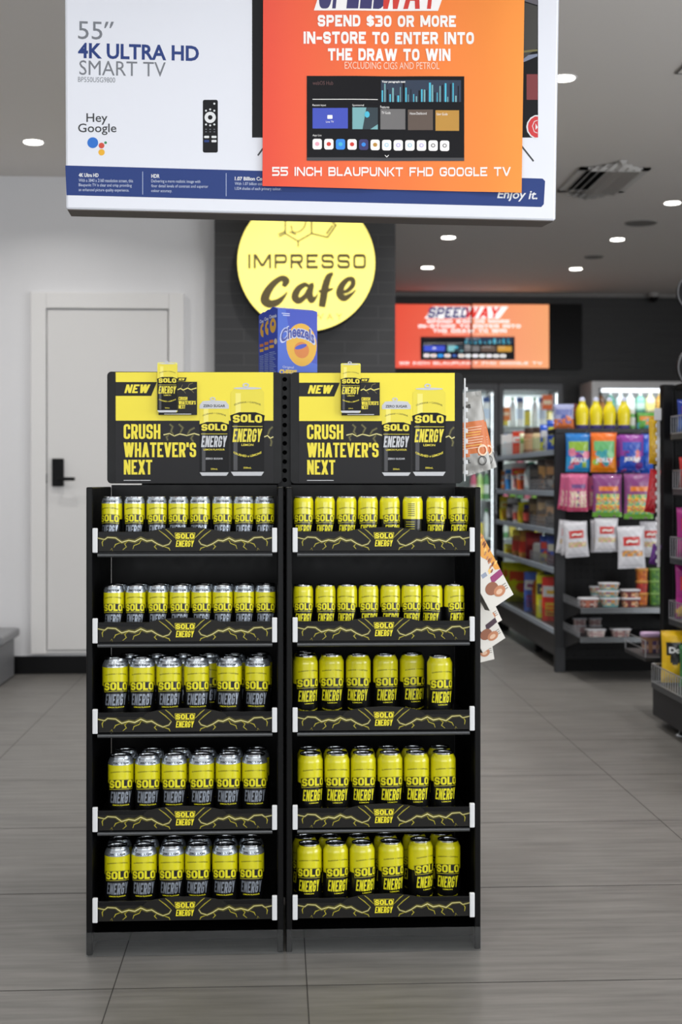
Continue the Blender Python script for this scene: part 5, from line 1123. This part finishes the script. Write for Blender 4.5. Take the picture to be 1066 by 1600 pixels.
# ------------------------------------------------------------------ chip gondola at the right edge
C0 = 6.65; HX = PX(1033, C0); CZ = PZ(600, C0)
cg = thing('gondola_shelf', 'black chip gondola at the outer edge of the aisle, wire baskets full of chips', 'shop shelving', (0, 0, 0))
MB().box(HX, C0, .03, HX+.72, C0+.02, CZ, GBK).build('end_panel', cg)
MB().box(HX, C0-.045, .03, HX+.05, C0-.001, CZ, SBK2, .002).build('upright_post', cg)
pg2 = MB()
for i in range(12):
    for j in range(46): holed(pg2, HX+.07+.025*(i+.5), .22+.0315*(j+.5), .025, .0315, .0045, C0-.006, PEG, 8, .004)
pg2.build('pegboard_mesh', cg)
bxl = PX(1020, 6.6); bz = PZ(1077, 6.6)
MB().box(bxl, 4.9, .05, bxl+.6, 6.6, bz, M((38, 38, 41), .4), .004).build('base', cg)
fo = MB(); fp = P(1030, 1155, 6.3); fx_ = bxl+.05; fo.lathe([(.024, .0005, STEEL), (.024, .008, STEEL), (.008, .012, STEEL), (.008, .0505, STEEL)], 14, fx_, 6.3); fo.build('levelling_foot', cg)
fo = MB(); fo.lathe([(.024, .0005, STEEL), (.024, .008, STEEL), (.008, .012, STEEL), (.008, .0505, STEEL)], 14, fx_, 5.2); fo.build('levelling_foot', cg)
BK = [(677, 650, 1049), (764, 735, 1052), (872, 840, 1048), (968, 940, 1046), (1068, 1040, 1019)]
def basket(z, h, x0, y1, n=40):
    b_ = MB(); x1 = HX+.66; y0 = 4.95
    for q in range(n+1): y = y0+(y1-y0)*q/n; b_.tube((x0, y, z), (x0, y, z+h), .002, WIRE, 5)
    for q in range(14): x = x0+(.42)*q/13; b_.tube((x, y1, z), (x, y1, z+h), .002, WIRE, 5)
    for zz in (0, h): b_.tube((x0, y0, z+zz), (x0, y1, z+zz), .003, WIRE, 6).tube((x0, y1, z+zz), (x0+.42, y1, z+zz), .003, WIRE, 6)
    return b_
zs = []
for k, (pb, pt, pl) in enumerate(BK):
    y1 = 6.5; x0 = PX(pl, y1); z = PZ(pb, y1); h = PZ(pt, y1)-z; zs.append((x0, z, h))
    so = MB().box(x0-.002, 4.95, z-.03, HX+.66, y1+.004, z-.004, M((70, 72, 76), .35, .4), .002).build('shelf', cg)
    basket(z, h, x0, y1).build('wire_basket_mesh', so)
CGN = 'chip bags in the wire baskets'
SM = [((30, 60, 160), (206, 40, 40), (60, 110, 200), (236, 190, 50), (230, 230, 235)), ((196, 34, 34), (225, 215, 210), (150, 30, 30), (220, 150, 60)), ((170, 30, 130), (214, 40, 50), (190, 40, 140), (240, 200, 70), (230, 180, 110)), ((160, 28, 124), (214, 40, 50), (180, 40, 140), (240, 200, 70), (230, 180, 110)), ((236, 190, 24), (30, 28, 26), (240, 200, 40), (206, 110, 30), (220, 150, 50))]
for k, (x0, z, h) in enumerate(zs):
    hh = (.16, .15, .24, .26, .252)[k]; nm = ('blue', 'red', 'magenta', 'deep magenta', 'yellow')[k]
    for j in range(4 if k < 4 else 2):
        y = 6.425-.13*j; cols = SM[k]; nn = nm
        if k == 4 and j in (1, 3): cols = [(50, 110, 60), (30, 60, 40), (70, 130, 70), (190, 170, 60)]; nn = 'green'
        o = packet('chip_bag', '%s chip bag, %s in the %s basket of the chip gondola' % (nn, ORD[j], LN[k]), (x0+(.104 if k < 4 else .125+.05*j), y, z+.0042), math.radians(-6), .19 if k < 4 else .2, hh if not (k == 4 and j) else .2, .085, cols, CGN, 'chip bag', ('SMITHS', 'SMITHS', "SMITHS", "SMITHS", 'Doritos')[k], rx=0)
# clip strip with bags on the edge of the chip gondola
qx = PX(1031, 6.58)
c_ = thing('clip_strip', 'long white clip strip on the edge of the chip gondola upright', 'clip strip', (qx, 6.58, 0), group=None); m = MB(); z0, z1_ = PZ(888, 6.58), PZ(640, 6.58); m.box(-.012, 0, z0, .002, .004, z1_, M((205, 206, 205), .45)); m.build('strip', c_)
m = MB()
for k in range(18): z = z1_-.03-k*.042; m.box(-.02, -.002, z-.012, -.0125, .002, z+.006, WHT, .001)
m.build('tab_edging', c_); m = MB(); m.box(-.03, -.012, z1_-.05, .006, -.008, z1_+.01, WHT, .002); tag(m.build('price_tag', c_), 'white price tag')
def hang(lab, px0, px1, py0, py1, cols, ry, y=6.63): 
    a = P(px0, py1, y); c = P(px1, py0, y); o = packet('candy_pouch', lab, ((a.x+c.x)/2, y, a.z), 0, c.x-a.x, c.z-a.z, .03, cols, 'coloured pouches on the long clip strip', 'pouch'); o.rotation_euler[1] = ry
hang('yellow pouch at the top of the long clip strip', 1014, 1030, 652, 725, [(226, 180, 24), (232, 190, 40), (214, 166, 20)], 0)
hang('red pouch in the middle of the long clip strip', 1007, 1024, 733, 801, [(196, 28, 40), (206, 50, 60), (186, 24, 36)], .14)
hang('purple pouch at the bottom of the long clip strip', 1014, 1028, 850, 882, [(96, 40, 130), (106, 50, 140), (90, 36, 120)], .2)
# small shelf with a tub on the far side of the upright
so = MB(); a = P(992, 1016, 7.0); so.box(PX(984, 7.0), 6.7, a.z-.02, HX+.3, 7.1, a.z, GDK, .003); so.build('side_shelf', cg)
br = MB(); br.box(PX(1000, 7)-.0, 6.72, a.z-.13, HX+.3, 6.735, a.z-.021, GDK); br.build('side_bracket', cg)
w1 = MB(); xl = PX(985, 7.0)
for yy in (6.705, 7.095): w1.tube((xl, yy, a.z), (xl, yy, a.z+.085), .003, WIRE, 6)
w1.tube((xl, 6.705, a.z+.085), (xl, 7.095, a.z+.085), .003, WIRE, 6).tube((xl, 6.705, a.z+.04), (xl, 7.095, a.z+.04), .002, WIRE, 6); w1.build('guard_mesh', cg)
tub('purple lidded tub of sweets on the small shelf behind the chip gondola upright', 1017, 32, a.z+.0008, 6.9, 32, (190, 160, 196), [(90, 70, 110), (150, 110, 80), (70, 60, 90), (180, 150, 140)])
# round black signs on a pole at the outer edge
TYp = C0+.045; TX = PX(1092, TYp)
dt = thing('round_display_topper', 'round black display discs on a pole above the chip gondola', 'display topper', (TX, TYp, 0))
for px, py, r in ((1088, 457, .1), (1094, 574, .118)):
    q = P(px, py, TYp); m = MB(); m.slab(poly2([(q.x-TX+r*math.cos(i*math.pi/24), q.z+r*math.sin(i*math.pi/24)) for i in range(48)]), -.012, .012, M((14, 14, 15), .35)); o = m.build('disc', dt)
    e = MB(); e.sheet(map2(ring2(0, 0, r*.93, r*.93, r*.995, r*.995, 48), lambda x, y: (x+q.x-TX, y+q.z)), M((90, 90, 92), .3, .6), .0125); e.build('rim', o)
m = MB(); m.tube((0, .024, 1.0), (0, .024, P(1088, 457, TYp).z), .01, GBK).box(-.03, -.0245, 1.2, .03, .03, 1.24, GBK); m.build('pole', dt)
MB().box(HX+.06, 4.95, CZ-.03, HX+.66, C0-.046, CZ-.002, GBK).build('top_board', cg)
# grey box at the foot of the white wall
lb = thing('storage_tub', 'grey tub with an overhanging lid on the floor against the white wall', 'tub', (PX(10, 8.2)-.3, 8.2, 0)); GB = M((112, 113, 116), .45)
zt_ = PZ(990, 8.2); m = MB(); m.box(-.3, -.25, .001, .3, .25, zt_-.03, GB, .012); m.build('tub_body', lb); m = MB(); m.box(-.33, -.27, zt_-.035, .33, .27, zt_+.02, M((124, 125, 128), .4), .014); m.build('lid', lb)
